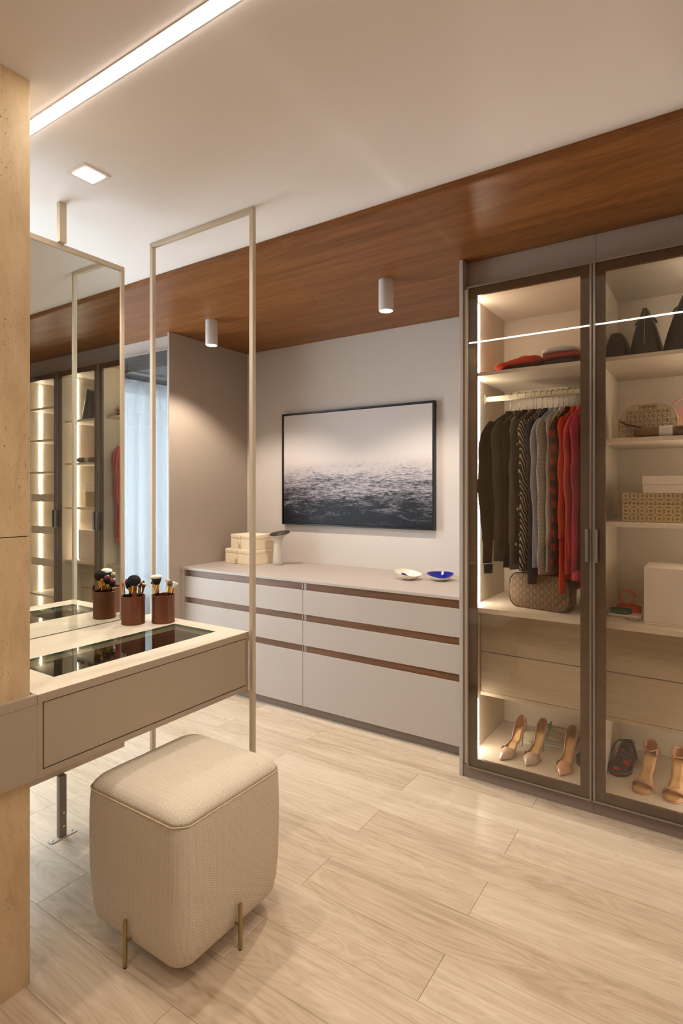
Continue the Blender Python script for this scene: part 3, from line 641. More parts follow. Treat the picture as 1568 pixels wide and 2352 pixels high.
# ------------------------------------------------------------------ hangers and hanging clothes
velvet = plain('beige_velvet_hanger', (186, 168, 138), .8)
HY = 2.97; HZ = 1.905
def hanger(x, label, rz=0.):
    o = thing('clothes_hanger', label, 'hanger', (x, HY, HZ-.017), rz, world=False, group='beige velvet hangers on the rail')
    pts = [(0, .018*math.cos(a), .018*math.sin(a)+.014) for a in [math.radians(t_) for t_ in range(-40, 200, 20)]]
    pts = pts[::-1]; pts = [(0, -p[1], p[2]+.002) for p in pts]
    pts = [(0, .017*math.cos(math.radians(k)), .0185+.0185*math.sin(math.radians(k))) for k in range(200, -75, -15)]+[(0, 0, -.012), (0, 0, -.062)]
    mk('hook', tube(bmesh.new(), pts, .0017, 6), M['chrome'], o, smooth='all')
    a = [(0, -.145, -.160), (0, -.09, -.126), (0, -.035, -.090), (0, -.010, -.066), (0, .010, -.066), (0, .035, -.090), (0, .09, -.126), (0, .145, -.160)]
    mk('shoulder_bar', tube(bmesh.new(), a, .0045, 8, rs=[.003, .005, .007, .010, .010, .007, .005, .003]), velvet, o, smooth='all')
    return o
def garment(x, label, mat, ln=.80, rz=0., wd=.19, sl=.60, th=.009, fold=.4, collar=True, cuff=None, ph=0., name='shirt', cat='shirt', bend=.0, sout=.02, sx=.0, colmat=None):
    o = thing(name, label, cat, (x, HY, HZ-.085), rz, world=False, group='clothes hanging on the rail')
    bm = bmesh.new(); n = 36; rings = []
    lv = [0, .012, .03, .06, .10, .16]+[.16+(ln-.16)*k/16 for k in range(1, 17)]
    for z in lv:
        k = min(1, z/.10); hw = .035+(wd-.035)*(k**.8) if z < .1 else wd*(1-.05*math.sin(min(1, (z-.1)/.5)*PI))+.012*(z/ln)
        tk = th*(.35+.65*min(1, z/.12)); r = []
        for i in range(n):
            a = 2*PI*i/n; cy_ = math.cos(a); sy_ = math.sin(a)
            y = hw*cy_; wv_ = math.sin(cy_*9+ph+z*2.5)*.5+math.sin(cy_*17+ph*2)*.3
            xx = tk*math.copysign(abs(sy_)**.6, sy_)+wv_*.007*fold*min(1, z/.2)
            r.append(Vector((xx, y, -z-(.010*math.sin(cy_*2+ph) if z > ln-.03 else 0))))
        rings.append(r)
    loft(bm, rings)
    mk('body', bm, mat, o, smooth='all')
    for s_, nm in ((-1, 'sleeve'), (1, 'sleeve')):
        if not sl: break
        rings = []
        for k in range(19):
            q = (0, .012, .03, .055, .09)[k] if k < 5 else .09+.91*(k-4)/14; z = .050+(sl+.015)*q
            y = s_*(wd-.035+sout*math.sin(min(1, q*1.8)*PI/2)+.012*math.sin(q*5+ph)-.03*max(0, q-.6))
            rr = .050*(1-.36*q)*min(1, (q+.004)/.10)**.5; r = []
            for i in range(16):
                a = 2*PI*i/16; r.append(Vector((sx*q+th*.55+.34*rr*math.cos(a)*(.75+.25*math.sin(z*60+a*2)*fold)+.004*math.sin(z*30+ph), y+rr*math.sin(a)+.004*math.sin(z*24+ph), -z)))
            rings.append(r)
        sl_ = mk(nm, loft(bmesh.new(), rings), mat, o, smooth='all')
        if cuff:
            q = 1.; z = .065+sl; rr = .027
            y = s_*(wd-.035+sout*math.sin(PI/2)+.012*math.sin(5+ph)-.012)
            mk('cuff', xf(lathe(bmesh.new(), [(.026, -.045), (.028, 0)], 16, sx=.6), Matrix.Translation((sx+th*.55, y, -z-.006))), cuff, sl_, smooth='all')
    if collar:
        bm = lathe(bmesh.new(), [(.036, -.034), (.042, -.012), (.036, .006), (.032, .012), (.028, .004)], 20, 0, 0, .34, 1.15, caps=False)
        mk('collar', bm, colmat or mat, o, smooth='all')
    return o
def pattern_zebra():
    t = NT('zebra_print'); v = t.coord(); d = t.noise(t.mapping(v, (14, 14, 10)), 1, 2, .5)
    s_ = t.sep(v); k = t.ma('SINE', t.ma('ADD', t.ma('MULTIPLY', t.ma('ADD', s_[2], t.ma('MULTIPLY', s_[1], 1.6)), 190.), t.ma('MULTIPLY', d, 17.)))
    return t.bsdf(t.ramp(k, [(.45, lin((26, 22, 20))), (.55, lin((205, 190, 168)))]), .8)
def pattern_dots():
    t = NT('dotted_print'); s_ = t.sep(t.coord()); a = t.ma('PINGPONG', t.ma('MULTIPLY', s_[1], 80.), .5); b = t.ma('PINGPONG', t.ma('MULTIPLY', s_[2], 80.), .5)
    r = t.ma('ADD', t.ma('POWER', t.ma('SUBTRACT', a, .25), 2.), t.ma('POWER', t.ma('SUBTRACT', b, .25), 2.))
    return t.bsdf(t.ramp(t.ma('MULTIPLY', r, 8.), [(.12, lin((92, 92, 104))), (.2, lin((206, 200, 192)))]), .8)
def pattern_plaid():
    t = NT('plaid_check'); s_ = t.sep(t.coord()); a = t.ma('GREATER_THAN', t.ma('PINGPONG', t.ma('MULTIPLY', s_[1], 30.), 1.), .55); b = t.ma('GREATER_THAN', t.ma('PINGPONG', t.ma('MULTIPLY', s_[2], 30.), 1.), .5)
    f1 = t.ma('GREATER_THAN', t.ma('PINGPONG', t.ma('MULTIPLY', s_[2], 88.), 1.), .8)
    k = t.ma('ADD', t.ma('MULTIPLY', t.ma('ADD', a, b), .42), t.ma('MULTIPLY', f1, .1))
    return t.bsdf(t.ramp(k, [(.0, lin((150, 36, 28))), (.4, lin((78, 24, 24))), (.8, lin((30, 26, 30))), (.95, lin((40, 34, 40)))]), .85)
def pattern_spots():
    t = NT('polka_dot_print'); vv = t.n('ShaderNodeTexVoronoi', Vector=t.coord(), Scale=16.); vv.inputs['Randomness'].default_value = .5
    return t.bsdf(t.ramp(vv.outputs[0], [(.10, lin((200, 190, 170))), (.13, lin((34, 30, 30)))]), .85)
blk = fabric('black_suiting', (44, 40, 38)); 
specs = [
 (-.905, 'jacket', 'jacket', 'black jacket with turned cuffs, first garment from the lit side wall', fabric('black_jacket_cloth', (42, 38, 36)), dict(ln=.66, wd=.200, sl=.70, th=.014, sout=.035, cuff=blk, fold=.3)),
 (-.862, 'cardigan', 'cardigan', 'charcoal grey cardigan hanging behind the black jacket', fabric('charcoal_knit', (84, 78, 74)), dict(ln=.76, wd=.185, sl=.60, ph=1.)),
 (-.822, 'blazer', 'blazer', 'near-black blazer between charcoal cardigan and taupe shirt', fabric('near_black_cloth', (40, 34, 34)), dict(ln=.78, wd=.18, sl=.58, ph=2.)),
 (-.792, 'shirt', 'shirt', 'taupe shirt hanging next to the spotted blouse', fabric('taupe_cloth', (112, 100, 92)), dict(ln=.78, wd=.185, sl=.60, ph=3.)),
 (-.775, 'blouse', 'blouse', 'black blouse with pale spots, beside the zebra print one', pattern_spots(), dict(ln=.77, wd=.175, sl=.5, ph=.5, th=.010)),
 (-.748, 'blouse', 'blouse', 'zebra print blouse in black and white stripes', pattern_zebra(), dict(ln=.79, wd=.188, sl=.70, ph=2.2, sout=.02)),
 (-.720, 'denim_shirt', 'shirt', 'dark navy denim shirt, right of the zebra blouse', fabric('navy_denim', (48, 54, 78)), dict(ln=.86, wd=.172, sl=.6, ph=1.2)),
 (-.694, 'shirt', 'shirt', 'pale blue grey shirt with long sleeve', fabric('blue_grey_cotton', (168, 172, 182)), dict(ln=.78, wd=.185, sl=.68, ph=.3)),
 (-.668, 'shirt', 'shirt', 'white shirt printed with tiny grey dots', pattern_dots(), dict(ln=.80, wd=.192, sl=.70, ph=1.9, sout=.03)),
 (-.645, 'shirt', 'shirt', 'off-white shirt hanging behind the dotted one', fabric('off_white_cotton', (206, 198, 188)), dict(ln=.78, wd=.17, sl=.6, ph=2.9)),
 (-.618, 'flannel_shirt', 'shirt', 'red and black plaid flannel shirt', pattern_plaid(), dict(ln=.80, wd=.185, sl=.66, ph=.9)),
 (-.590, 'shirt', 'shirt', 'orange red shirt, right of the plaid flannel', fabric('orange_red_cotton', (214, 72, 48)), dict(ln=.88, wd=.178, sl=.56, ph=2.4, sout=.03)),
 (-.563, 'shirt', 'shirt', 'coral pink shirt near the door edge', fabric('coral_cotton', (212, 92, 84)), dict(ln=.80, wd=.185, sl=.66, ph=.2)),
 (-.536, 'shirt', 'shirt', 'raspberry pink shirt with buttoned cuff, second from the divider', fabric('raspberry_cotton', (190, 62, 88)), dict(ln=.78, wd=.19, sl=.70, ph=1.4, cuff=fabric('raspberry_cuff', (200, 72, 98)))),
 (-.508, 'dress', 'dress', 'dark red dress hanging last against the divider', fabric('dark_red_cloth', (140, 30, 26)), dict(ln=.80, wd=.16, sl=0, ph=1.1, th=.012, collar=False)),
]
for x, nm, cat, lab, mt, kw in specs:
    hanger(x, 'beige velvet hanger holding the '+{'jacket': 'black jacket', 'dress': 'dark red dress'}.get(nm, lab.split(',')[0].replace(' hanging', '').split(' next')[0]), -.42+(x+.905)*.75)
    garment(x, lab, mt, name=nm, cat=cat, rz=-.42+(x+.905)*.75, **kw)

# ------------------------------------------------------------------ folded clothes on the top shelf
def folded(label, x0, x1, y0, y1, z0, z1, mat, ph=0., name='folded_garment', group='folded clothes on the top shelf', taper=0):
    o = thing(name, label, 'folded clothes', ((x0+x1)/2, (y0+y1)/2, z0), group=group)
    bm = bmesh.new(); n = 9; cy_, cz_, ry, rz_ = (y0+y1)/2, (z0+z1)/2, (y1-y0)/2, (z1-z0)/2; rings = []
    for i in range(15):
        q = i/14; x = x0+(x1-x0)*q; e = 1-abs(2*q-1)**6*.35; r = []; hk = 1-taper*(1-q)
        for j in range(28):
            a = 2*PI*j/28; c_, s_ = math.cos(a), math.sin(a)
            yy = math.copysign(abs(c_)**.45, c_); zz_ = math.copysign(abs(s_)**.6, s_)
            top_ = max(0, zz_); wob = .0035*math.sin(q*11+ph)+.0025*math.sin(q*23+ph*2+yy*3)
            r.append(Vector((x, cy_+ry*yy*e+.003*math.sin(q*9+ph), z0+rz_*hk*(1+zz_*e)+wob*top_)))
        rings.append(r)
    mk('cloth_layer', loft(bm, rings), mat, o, smooth='all')
    rings = [[p+Vector((0, 0, 0)) for p in rg] for rg in rings]
    if taper: return o
    crease = [(x0+(x1-x0)*q, y0-.0005, (z0+z1)/2-.002+.002*math.sin(q*9)) for q in [k/10 for k in range(1, 10)]]
    mk('fold_crease', tube(bmesh.new(), crease, .0014, 5), mat, o, smooth='all')
    return o
red_c = fabric('orange_red_knit', (206, 66, 44)); dk_c = fabric('dark_brown_knit', (62, 50, 44)); wh_c = fabric('white_cotton', (212, 206, 198)); re2 = fabric('brick_red_knit', (176, 62, 50))
Z1 = 2.0075
folded('dark brown folded garment underneath the orange red one', -.915, -.735, 2.79, 3.05, Z1, Z1+.022, dk_c, 1.)
folded('orange red folded sweater, on the left of the top shelf', -.945, -.725, 2.775, 3.05, Z1+.0235, Z1+.078, red_c, .4, taper=.75)
folded('charcoal folded garment at the bottom of the right stack', -.712, -.520, 2.79, 3.05, Z1, Z1+.034, dk_c, 2.)
folded('brick red folded garment in the middle of the right stack', -.716, -.512, 2.785, 3.05, Z1+.0355, Z1+.062, re2, 3.)
folded('white folded shirt on top of the right stack', -.716, -.545, 2.785, 3.05, Z1+.0635, Z1+.092, wh_c, 1.6)

# ------------------------------------------------------------------ handbags
def monogram_rings():
    t = NT('ring_monogram_canvas'); s_ = t.sep(t.coord())
    u = t.ma('SUBTRACT', t.ma('PINGPONG', t.ma('MULTIPLY', s_[0], 1/.036), 1.), .5); v = t.ma('SUBTRACT', t.ma('PINGPONG', t.ma('MULTIPLY', s_[2], 1/.036), 1.), .5)
    r = t.ma('SQRT', t.ma('ADD', t.ma('POWER', u, 2.), t.ma('POWER', t.ma('MULTIPLY', v, .8), 2.)))
    rg = t.ma('SUBTRACT', 1., t.ma('MULTIPLY', t.ma('ABSOLUTE', t.ma('SUBTRACT', r, .34)), 9.))
    return t.bsdf(t.ramp(rg, [(.1, lin((126, 104, 80))), (.35, lin((100, 78, 57)))]), .5)
brown_l = plain('dark_brown_leather', (72, 46, 34), .45, bump=.15)
o = thing('camera_bag', 'brown monogram canvas bag with brown piping standing under the hanging clothes', 'handbag', (-.730, 2.90, .8355), -.18, world=False)
W_, H_, D_ = .30, .168, .085
ol = rrect(W_, H_, .05, 8, 0, H_/2+.002)
mk('bag_body', prism(bmesh.new(), ol, -D_/2, D_/2, bev=.008), [monogram_rings()], o, smooth=True)
for s_ in (-1, 1): mk('piping', tube(bmesh.new(), [(x, s_*(D_/2-.004), z) for x, z in rrect(W_+.003, H_+.003, .05, 8, 0, H_/2+.003)], .0035, 6, closed=True), brown_l, o, smooth='all')
tp_ = [(x, z) for x, z in rrect(W_+.004, H_+.004, .052, 8, 0, H_/2+.002) if z > H_*.52]
tp_.sort(key=lambda p: math.atan2(p[1]-H_/2, p[0]))
mk('top_gusset', loft(bmesh.new(), [[Vector((x, y, z)) for y in (-.026, -.02, .02, .026)] for x, z in tp_], caps=False, closed=False), brown_l, o)
mk('zip', tube(bmesh.new(), [(x*1.004, 0, z+.001) for x, z in tp_], .0022, 6), M['brass'], o)
for s_ in (-1, 1):
    lx = s_*(W_/2+.006)
    c_ = mk('side_ring', tube(bmesh.new(), [(lx+.006*math.cos(a), 0, .118+.010*math.sin(a)) for a in [PI*2*k/12 for k in range(12)]], .0014, 6, closed=True), M['gold'], o)
bm = tube(bmesh.new(), [(W_/2+.010+.006*math.sin(a), .0, .085+.020*math.cos(a)) for a in [PI*2*k/12 for k in range(12)]], .0013, 6, closed=True); tube(bm, [(W_/2+.010, 0, .066), (W_/2+.011, 0, .03)], .0022, 6)
mk('zip_pull', bm, M['gold'], o, smooth='all')

blackl = plain('black_leather', (26, 23, 22), .38, 0, .1, 20, .15, spec=.5)
def tote(label, x, y, w0, w1, h_, dep, apex=.0, knob=True, rz=0, mat=None):
    o = thing('leather_tote', label, 'handbag', (x, y, Z1+.0005), rz, world=False, group='black leather bags on the top shelf')
    rings = []
    for k in range(13):
        q = k/12; hw = (w0*(1-q)**.9*(1-.0)+w1*q)/2 + .006*math.sin(q*PI); dd = dep/2*(1-.22*q)
        rings.append([Vector((apex*q+px_*1., py_, q*h_+(.004*math.sin(py_*30)*q))) for px_, py_ in [(hw*math.copysign(abs(math.cos(a))**.55, math.cos(a)), dd*math.copysign(abs(math.sin(a))**.4, math.sin(a))) for a in [2*PI*i/24 for i in range(24)]]])
    mk('bag_body', loft(bmesh.new(), rings), mat or blackl, o, smooth='all')
    if knob:
        mk('end_panel', loft(bmesh.new(), [[Vector((apex*q+s_*(.012-.004*q), -dep/2*(1-.22*q)-.003, q*h_)) for s_ in (-1, 1)]+[Vector((apex*q+s_*(.012-.004*q), -dep/2*(1-.22*q)+.006, q*h_)) for s_ in (1, -1)] for q in (.12, .4, .7, 1.02)]), mat or blackl, o)
        mk('zip', tube(bmesh.new(), [(apex*q, -dep/2*(1-.22*q)-.0045, q*h_) for q in (.25, .5, .75, .98)], .0016, 6), M['brass'], o)
        a_ = [(apex+.02*math.cos(t_)*1.4, -dep*.28+.0*t_, h_*.86+.022*math.sin(t_)) for t_ in [PI*k/10 for k in range(-1, 12)]]
        mk('handle', tube(bmesh.new(), [(apex+w0*.30*math.cos(t_), -dep*.22, h_*.74+.030*math.sin(t_)) for t_ in [PI*k/12 for k in range(0, 13)]], .0045, 8), mat or blackl, o, smooth='all')
    return o
tote('rounded black bag, leftmost on the shelf of black bags', -.390, 2.93, .105, .052, .125, .24, knob=False)
tote('narrow black leather tote standing end-on with gold zip, middle of three', -.272, 2.94, .135, .030, .208, .30)
tote('largest black leather tote with gold zip at right of the black bags', -.120, 2.94, .185, .040, .255, .30, apex=.01)

# monogram bag, pink bag and folded scarf on the second shelf
cream_c = plain('cream_monogram_canvas', (196, 178, 148), .5, bump=.1); logo_c = plain('taupe_logo_print', (150, 128, 100), .55)
o = thing('dome_bag', 'cream dome shaped bag printed all over with taupe letter monogram', 'handbag', (-.262, 2.89, 1.6495), world=False)
W_, H_, D_ = .225, .152, .07
ol = [(-W_/2, .006), (-W_/2+.006, 0), (W_/2-.006, 0), (W_/2, .006)]+[(W_/2-.004-.0*k, .05+.012*k) for k in range(3)]
ol = [(-W_/2+.004, 0), (W_/2-.004, 0), (W_/2, .012), (W_/2, .075)]+[(W_/2-.07+.07*math.cos(a), .082+.07*math.sin(a)) for a in [PI/2*k/7 for k in range(8)]]+[(-W_/2+.07-.07*math.sin(a), .082+.07*math.cos(a)) for a in [PI/2*k/7 for k in range(8)]]+[(-W_/2, .075), (-W_/2, .012)]
bb = mk('bag_body', prism(bmesh.new(), ol, -D_/2, D_/2, bev=.005), cream_c, o, smooth=True)
rows = []
txt = '\n'.join(('MK'*9 if r % 2 else 'K'+'MK'*8+'M') for r in range(7))
bm = text_bm(txt, .0260, extrude=.0003, spacing=.92, bold=0, line=.78)
bm_me = bpy.data.meshes.new('tmp'); bm.to_mesh(bm_me); xf(bm, Matrix.Translation((.0007, 0, .00035))); bm.from_mesh(bm_me); bpy.data.meshes.remove(bm_me)
xf(bm, Matrix.Translation((0, -D_/2-.0004, .076)) @ Matrix.Rotation(PI/2, 4, 'X'))
def inside(x, z):
    n = len(ol); c = False
    for i in range(n):
        (xa_, za_), (xb_, zb_) = ol[i], ol[(i+1) % n]
        if (za_ > z) != (zb_ > z) and x < (xb_-xa_)*(z-za_)/(zb_-za_)+xa_: c = not c
    return c
def keep_islands(bm, ok):
    seen = set(); bad = []
    for v in bm.verts:
        if v in seen: continue
        st_ = [v]; isl = []; seen.add(v)
        while st_:
            a_ = st_.pop(); isl.append(a_)
            for e_ in a_.link_edges:
                b_ = e_.other_vert(a_)
                if b_ not in seen: seen.add(b_); st_.append(b_)
        if not all(ok(q) for q in isl): bad += isl
    bmesh.ops.delete(bm, geom=bad, context='VERTS')
def inset(v): return inside(v.co.x*1.05, .076+(v.co.z-.076)*1.06)
keep_islands(bm, inset)
mk('monogram_print', bm, logo_c, o, label='taupe repeating letters')
mk('edge_binding', tube(bmesh.new(), [(x, -D_/2+.001, z) for x, z in ol], .0022, 6, closed=True), cream_c, o, smooth='all')
bm = text_bm('MICHAEL KORS', .0085, extrude=.0012); xf(bm, Matrix.Translation((.006, -D_/2-.0035, .1415)) @ Matrix.Rotation(PI/2, 4, 'X'))
mk('gold_lettering', bm, M['gold'], o)
mk('shoulder_strap', loft(bmesh.new(), [[Vector((-W_/2+q*.16, -D_/2-.004-.02*math.sin(q*PI), .082-.052*q**.7+s_*.0035)) for s_ in (-1, 1)]+[Vector((-W_/2+q*.16, -D_/2-.0025-.02*math.sin(q*PI), .082-.052*q**.7+s_*.0035)) for s_ in (1, -1)] for q in [k/8 for k in range(9)]]), brown_l, o)
bm = bmesh.new()
for s_ in (-1, 1):
    for k in range(5):
        cx_, cz_ = s_*(W_/2+.005), .088-.0105*k
        tube(bm, [(cx_+.0035*math.cos(a), (.0035*math.sin(a) if k % 2 else 0)-.01, cz_+(.0065*math.sin(a))) for a in [2*PI*j/10 for j in range(10)]], .0013, 5, closed=True)
mk('chain', bm, M['gold'], o, smooth='all')

pink = plain('dusty_pink_leather', (172, 124, 118), .42, bump=.15)
o = thing('satchel_bag', 'dusty pink leather satchel half hidden behind the dome bag', 'handbag', (-.105, 3.03, 1.6495), world=False)
mk('bag_body', prism(bmesh.new(), [(-.125, 0), (.125, 0), (.11, .14), (.09, .15), (-.09, .15), (-.11, .14)], -.05, .05, bev=.006), pink, o, smooth=True)
mk('handle', tube(bmesh.new(), [(.075*math.cos(a), -.03, .145+.045*math.sin(a)) for a in [PI*k/14 for k in range(15)]], .005, 8), pink, o, smooth='all')
mk('side_strap', loft(bmesh.new(), [[Vector((x, -.054+dy, z+s_)) for s_ in (-.006, .006)]+[Vector((x, -.051+dy, z+s_)) for s_ in (.006, -.006)] for x, z, dy in ((-.075, .085, 0), (-.05, .05, -.004), (-.035, .03, -.004), (-.05, .012, 0))]), pink, o)
mk('gold_ring', tube(bmesh.new(), [(-.06+.012*math.cos(a), -.055, .10+.012*math.sin(a)) for a in [2*PI*k/14 for k in range(14)]], .0015, 6, closed=True), M['gold'], o)

scf = plain('brown_monogram_knit', (122, 96, 66), .8, bump=.2); dklogo = plain('dark_logo_print', (60, 42, 30), .8)
o = thing('folded_scarf', 'folded brown monogram scarf with a white centre band in front of the dome bag', 'scarf', (-.175, 2.80, 1.6495), world=False)
def roundbar(x0, x1, y0, y1, z0, z1, n=24, e=.6):
    rings = []
    for i in range(9):
        q = i/8; x = x0+(x1-x0)*q; k = 1-(abs(2*q-1)**8)*.25*(x1-x0 > .2)
        rings.append([Vector((x, (y0+y1)/2+(y1-y0)/2*math.copysign(abs(math.cos(a))**e, math.cos(a)), z0+(z1-z0)/2*(1+k*math.copysign(abs(math.sin(a))**e, math.sin(a))))) for a in [2*PI*j/n for j in range(n)]])
    return loft(bmesh.new(), rings)
mk('scarf_body', roundbar(-.135, .135, -.04, .06, 0, .046), scf, o, smooth='all')
mk('white_band', roundbar(-.038, .012, -.0415, .0615, .0, .0475), wh_c, o, smooth='all')
bm = text_bm('MK   MK MK\n MK  MK ', .019, extrude=.0003, line=.9); keep_islands(bm, lambda q: not -.042 < q.co.x < .016)
mk('monogram_print', xf(bm, Matrix.Translation((0, -.0415, .022)) @ Matrix.Rotation(PI/2, 4, 'X')), dklogo, o)

# boxes on the third shelf
t = NT('petal_pattern_paper'); s_ = t.sep(t.coord()); c0 = 1/.0335
uu = t.ma('MULTIPLY', t.ma('ADD', s_[0], s_[1]), c0); vv = t.ma('MULTIPLY', s_[2], c0)
fu = t.ma('SUBTRACT', t.ma('FRACT', uu), .5); fv = t.ma('SUBTRACT', t.ma('FRACT', vv), .5); au = t.ma('ABSOLUTE', fu); av = t.ma('ABSOLUTE', fv)
dia = t.ma('LESS_THAN', t.ma('ADD', au, av), .24)
eu = t.ma('SUBTRACT', .5, au); ev = t.ma('SUBTRACT', .5, av)
p1 = t.ma('LESS_THAN', t.ma('ADD', t.ma('POWER', t.ma('MULTIPLY', eu, 1/.11), 2.), t.ma('POWER', t.ma('MULTIPLY', fv, 1/.38), 2.)), 1.)
p2 = t.ma('LESS_THAN', t.ma('ADD', t.ma('POWER', t.ma('MULTIPLY', ev, 1/.11), 2.), t.ma('POWER', t.ma('MULTIPLY', fu, 1/.38), 2.)), 1.)
k = t.ma('MAXIMUM', dia, t.ma('MAXIMUM', p1, p2)); nz_ = t.noise(t.coord(), 55, 4, .7)
M['petal'] = t.bsdf(t.mix(t.ma('MULTIPLY', k, t.ma('ADD', nz_, .15)), lin((188, 166, 122)), lin((104, 78, 50))), .6)
white_box = plain('white_textured_card', (226, 214, 204), .6, bump=.5)
def lidbox(label, x0, x1, y0, y1, z0, zs, z1, mat, over=.002, name='lidded_box'):
    o = thing(name, label, 'box', ((x0+x1)/2, (y0+y1)/2, z0))
    mk('box_body', B(x0+over, x1-over, y0+over, y1-over, z0, zs-.0006, bev=.001), mat, o)
    mk('box_lid', B(x0, x1, y0, y1, zs, z1, bev=.0012), mat, o); return o
lidbox('tan storage box with petal and diamond pattern on the third shelf', -.366, -.04, 2.845, 3.12, 1.2792, 1.360, 1.408, M['petal'], .001)
lidbox('white textured lidded box stacked on the petal patterned box', -.286, -.02, 2.86, 3.08, 1.4085, 1.446, 1.484, white_box, .003)
lidbox('large pale textured box standing on the drawer top, beside the belts', -.276, .02, 2.82, 3.06, .8355, .845, 1.083, white_box, .0015)

def coil(label, x, y, z, hgt, turns, r0, mat, stud=True, stand=False):
    o = thing('coiled_belt', label, 'belt', (x, y, z), world=False, group='coiled belts on the drawer top')
    rings = []
    for k in range(int(turns*26)+1):
        a = 2*PI*k/26; r = r0*(1-.09*k/26); c_, s_ = math.cos(a), math.sin(a)
        if stand: q = [Vector((r*c_, y_, r0+r*s_)) for y_ in (-hgt/2, hgt/2)]+[Vector(((r-.0025)*c_, y_, r0+(r-.0025)*s_)) for y_ in (hgt/2, -hgt/2)]
        else: q = [Vector((r*c_, r*s_*.8, z_)) for z_ in (0, hgt)]+[Vector(((r-.0025)*c_, (r-.0025)*s_*.8, z_)) for z_ in (hgt, 0)]
        rings.append(q)
    b_ = mk('strap', loft(bmesh.new(), rings), mat, o)
    bm = tube(bmesh.new(), [(r0+.002, -.008, .004 if not stand else r0-.01), (r0+.002, .008, .004 if not stand else r0-.01), (r0+.002, .008, hgt if not stand else r0+.01), (r0+.002, -.008, hgt if not stand else r0+.01)], .0016, 6, closed=True)
    mk('buckle', bm, M['chrome'], o)
    if stud:
        bm = bmesh.new()
        for k in range(5):
            a = -PI/2+(-.9+.45*k); bx(bm, 0, 0, 0, 0, 0, 0) if False else None
            bmesh.ops.create_uvsphere(bm, u_segments=8, v_segments=5, radius=.0028, matrix=Matrix.Translation((r0*math.cos(a), r0*.8*math.sin(a)-.0012, hgt*.5)))
        mk('eyelets', bm, M['chrome'], o, smooth='all')
    return o
orange_l = plain('orange_leather', (222, 74, 34), .45); green_l = plain('green_leather', (26, 92, 58), .45); white_l = plain('white_leather', (214, 202, 184), .45)
cs = thing('white_case', 'flat white leather case lying under the green belt', 'case', (-.368, 2.93, .8355), world=False)
mk('case_body', B(-.065, .075, -.035, .045, 0, .014, bev=.005, seg=3), white_l, cs, smooth=True)
mk('zip', tube(bmesh.new(), [(-.06, -.0355, .007), (.07, -.0355, .007)], .0012, 6), M['brass'], cs)
coil('orange leather belt coiled low around the drawer shelf back', -.362, 3.03, .8357, .038, 2.2, .055, orange_l, False)
coil('orange leather belt coil standing upright above the other orange coil', -.366, 3.03, .8745, .028, 1.7, .036, orange_l, False, True)
coil('green leather belt with eyelets coiled on the white case', -.382, 2.935, .8502, .020, 2.0, .046, green_l)
br = thing('chain_bracelet', 'small pale studded chain bracelet lying in front of the white case', 'bracelet', (-.325, 2.865, .8357), world=False)
bm = bmesh.new()
for k in range(16):
    a = 2*PI*k/16; tube(bm, [(.028*math.cos(a)+.004*math.cos(b), .016*math.sin(a)+.004*math.sin(b), .003+.001*(k % 2)) for b in [2*PI*j/8 for j in range(8)]], .0012, 5, closed=True)
mk('links', bm, M['chrome'], br, smooth='all')

# ------------------------------------------------------------------ shoes
def interp(tb, x):
    for (a, va), (b, vb) in zip(tb, tb[1:]):
        if x <= b:
            q = (x-a)/(b-a) if b > a else 0; q = q*q*(3-2*q); return va+(vb-va)*q
    return tb[-1][1]
L = .232; HL = .092
def zb(t): return HL*(1-interp([(0, 0), (.14, .03), (.40, .55), (.66, .97), (.74, 1), (1.1, 1)], t))+.003
def heel(root, mat):
    pts = [(.016, 0, 0), (.015, 0, .03), (.014, 0, .06), (.018, 0, .080), (.028, 0, HL-.004)]
    mk('heel', tube(bmesh.new(), pts[::-1], .01, 14, rs=[.022, .0165, .0085, .0058, .0050]), mat, root, smooth='all')
def sole_strip(t0, t1, hwf, k, dz, th_, n=26):
    rings = []
    for i in range(n+1):
        t = t0+(t1-t0)*i/n; h_ = max(.001, hwf(t)*k); z = zb(t)+dz; x = t*L
        rings.append([Vector((x, h_*c, z+(.002*c*c))) for c in (-1, -.5, 0, .5, 1)]+[Vector((x, h_*c*.97, z-th_)) for c in (1, .5, 0, -.5, -1)])
    return loft(bmesh.new(), rings)
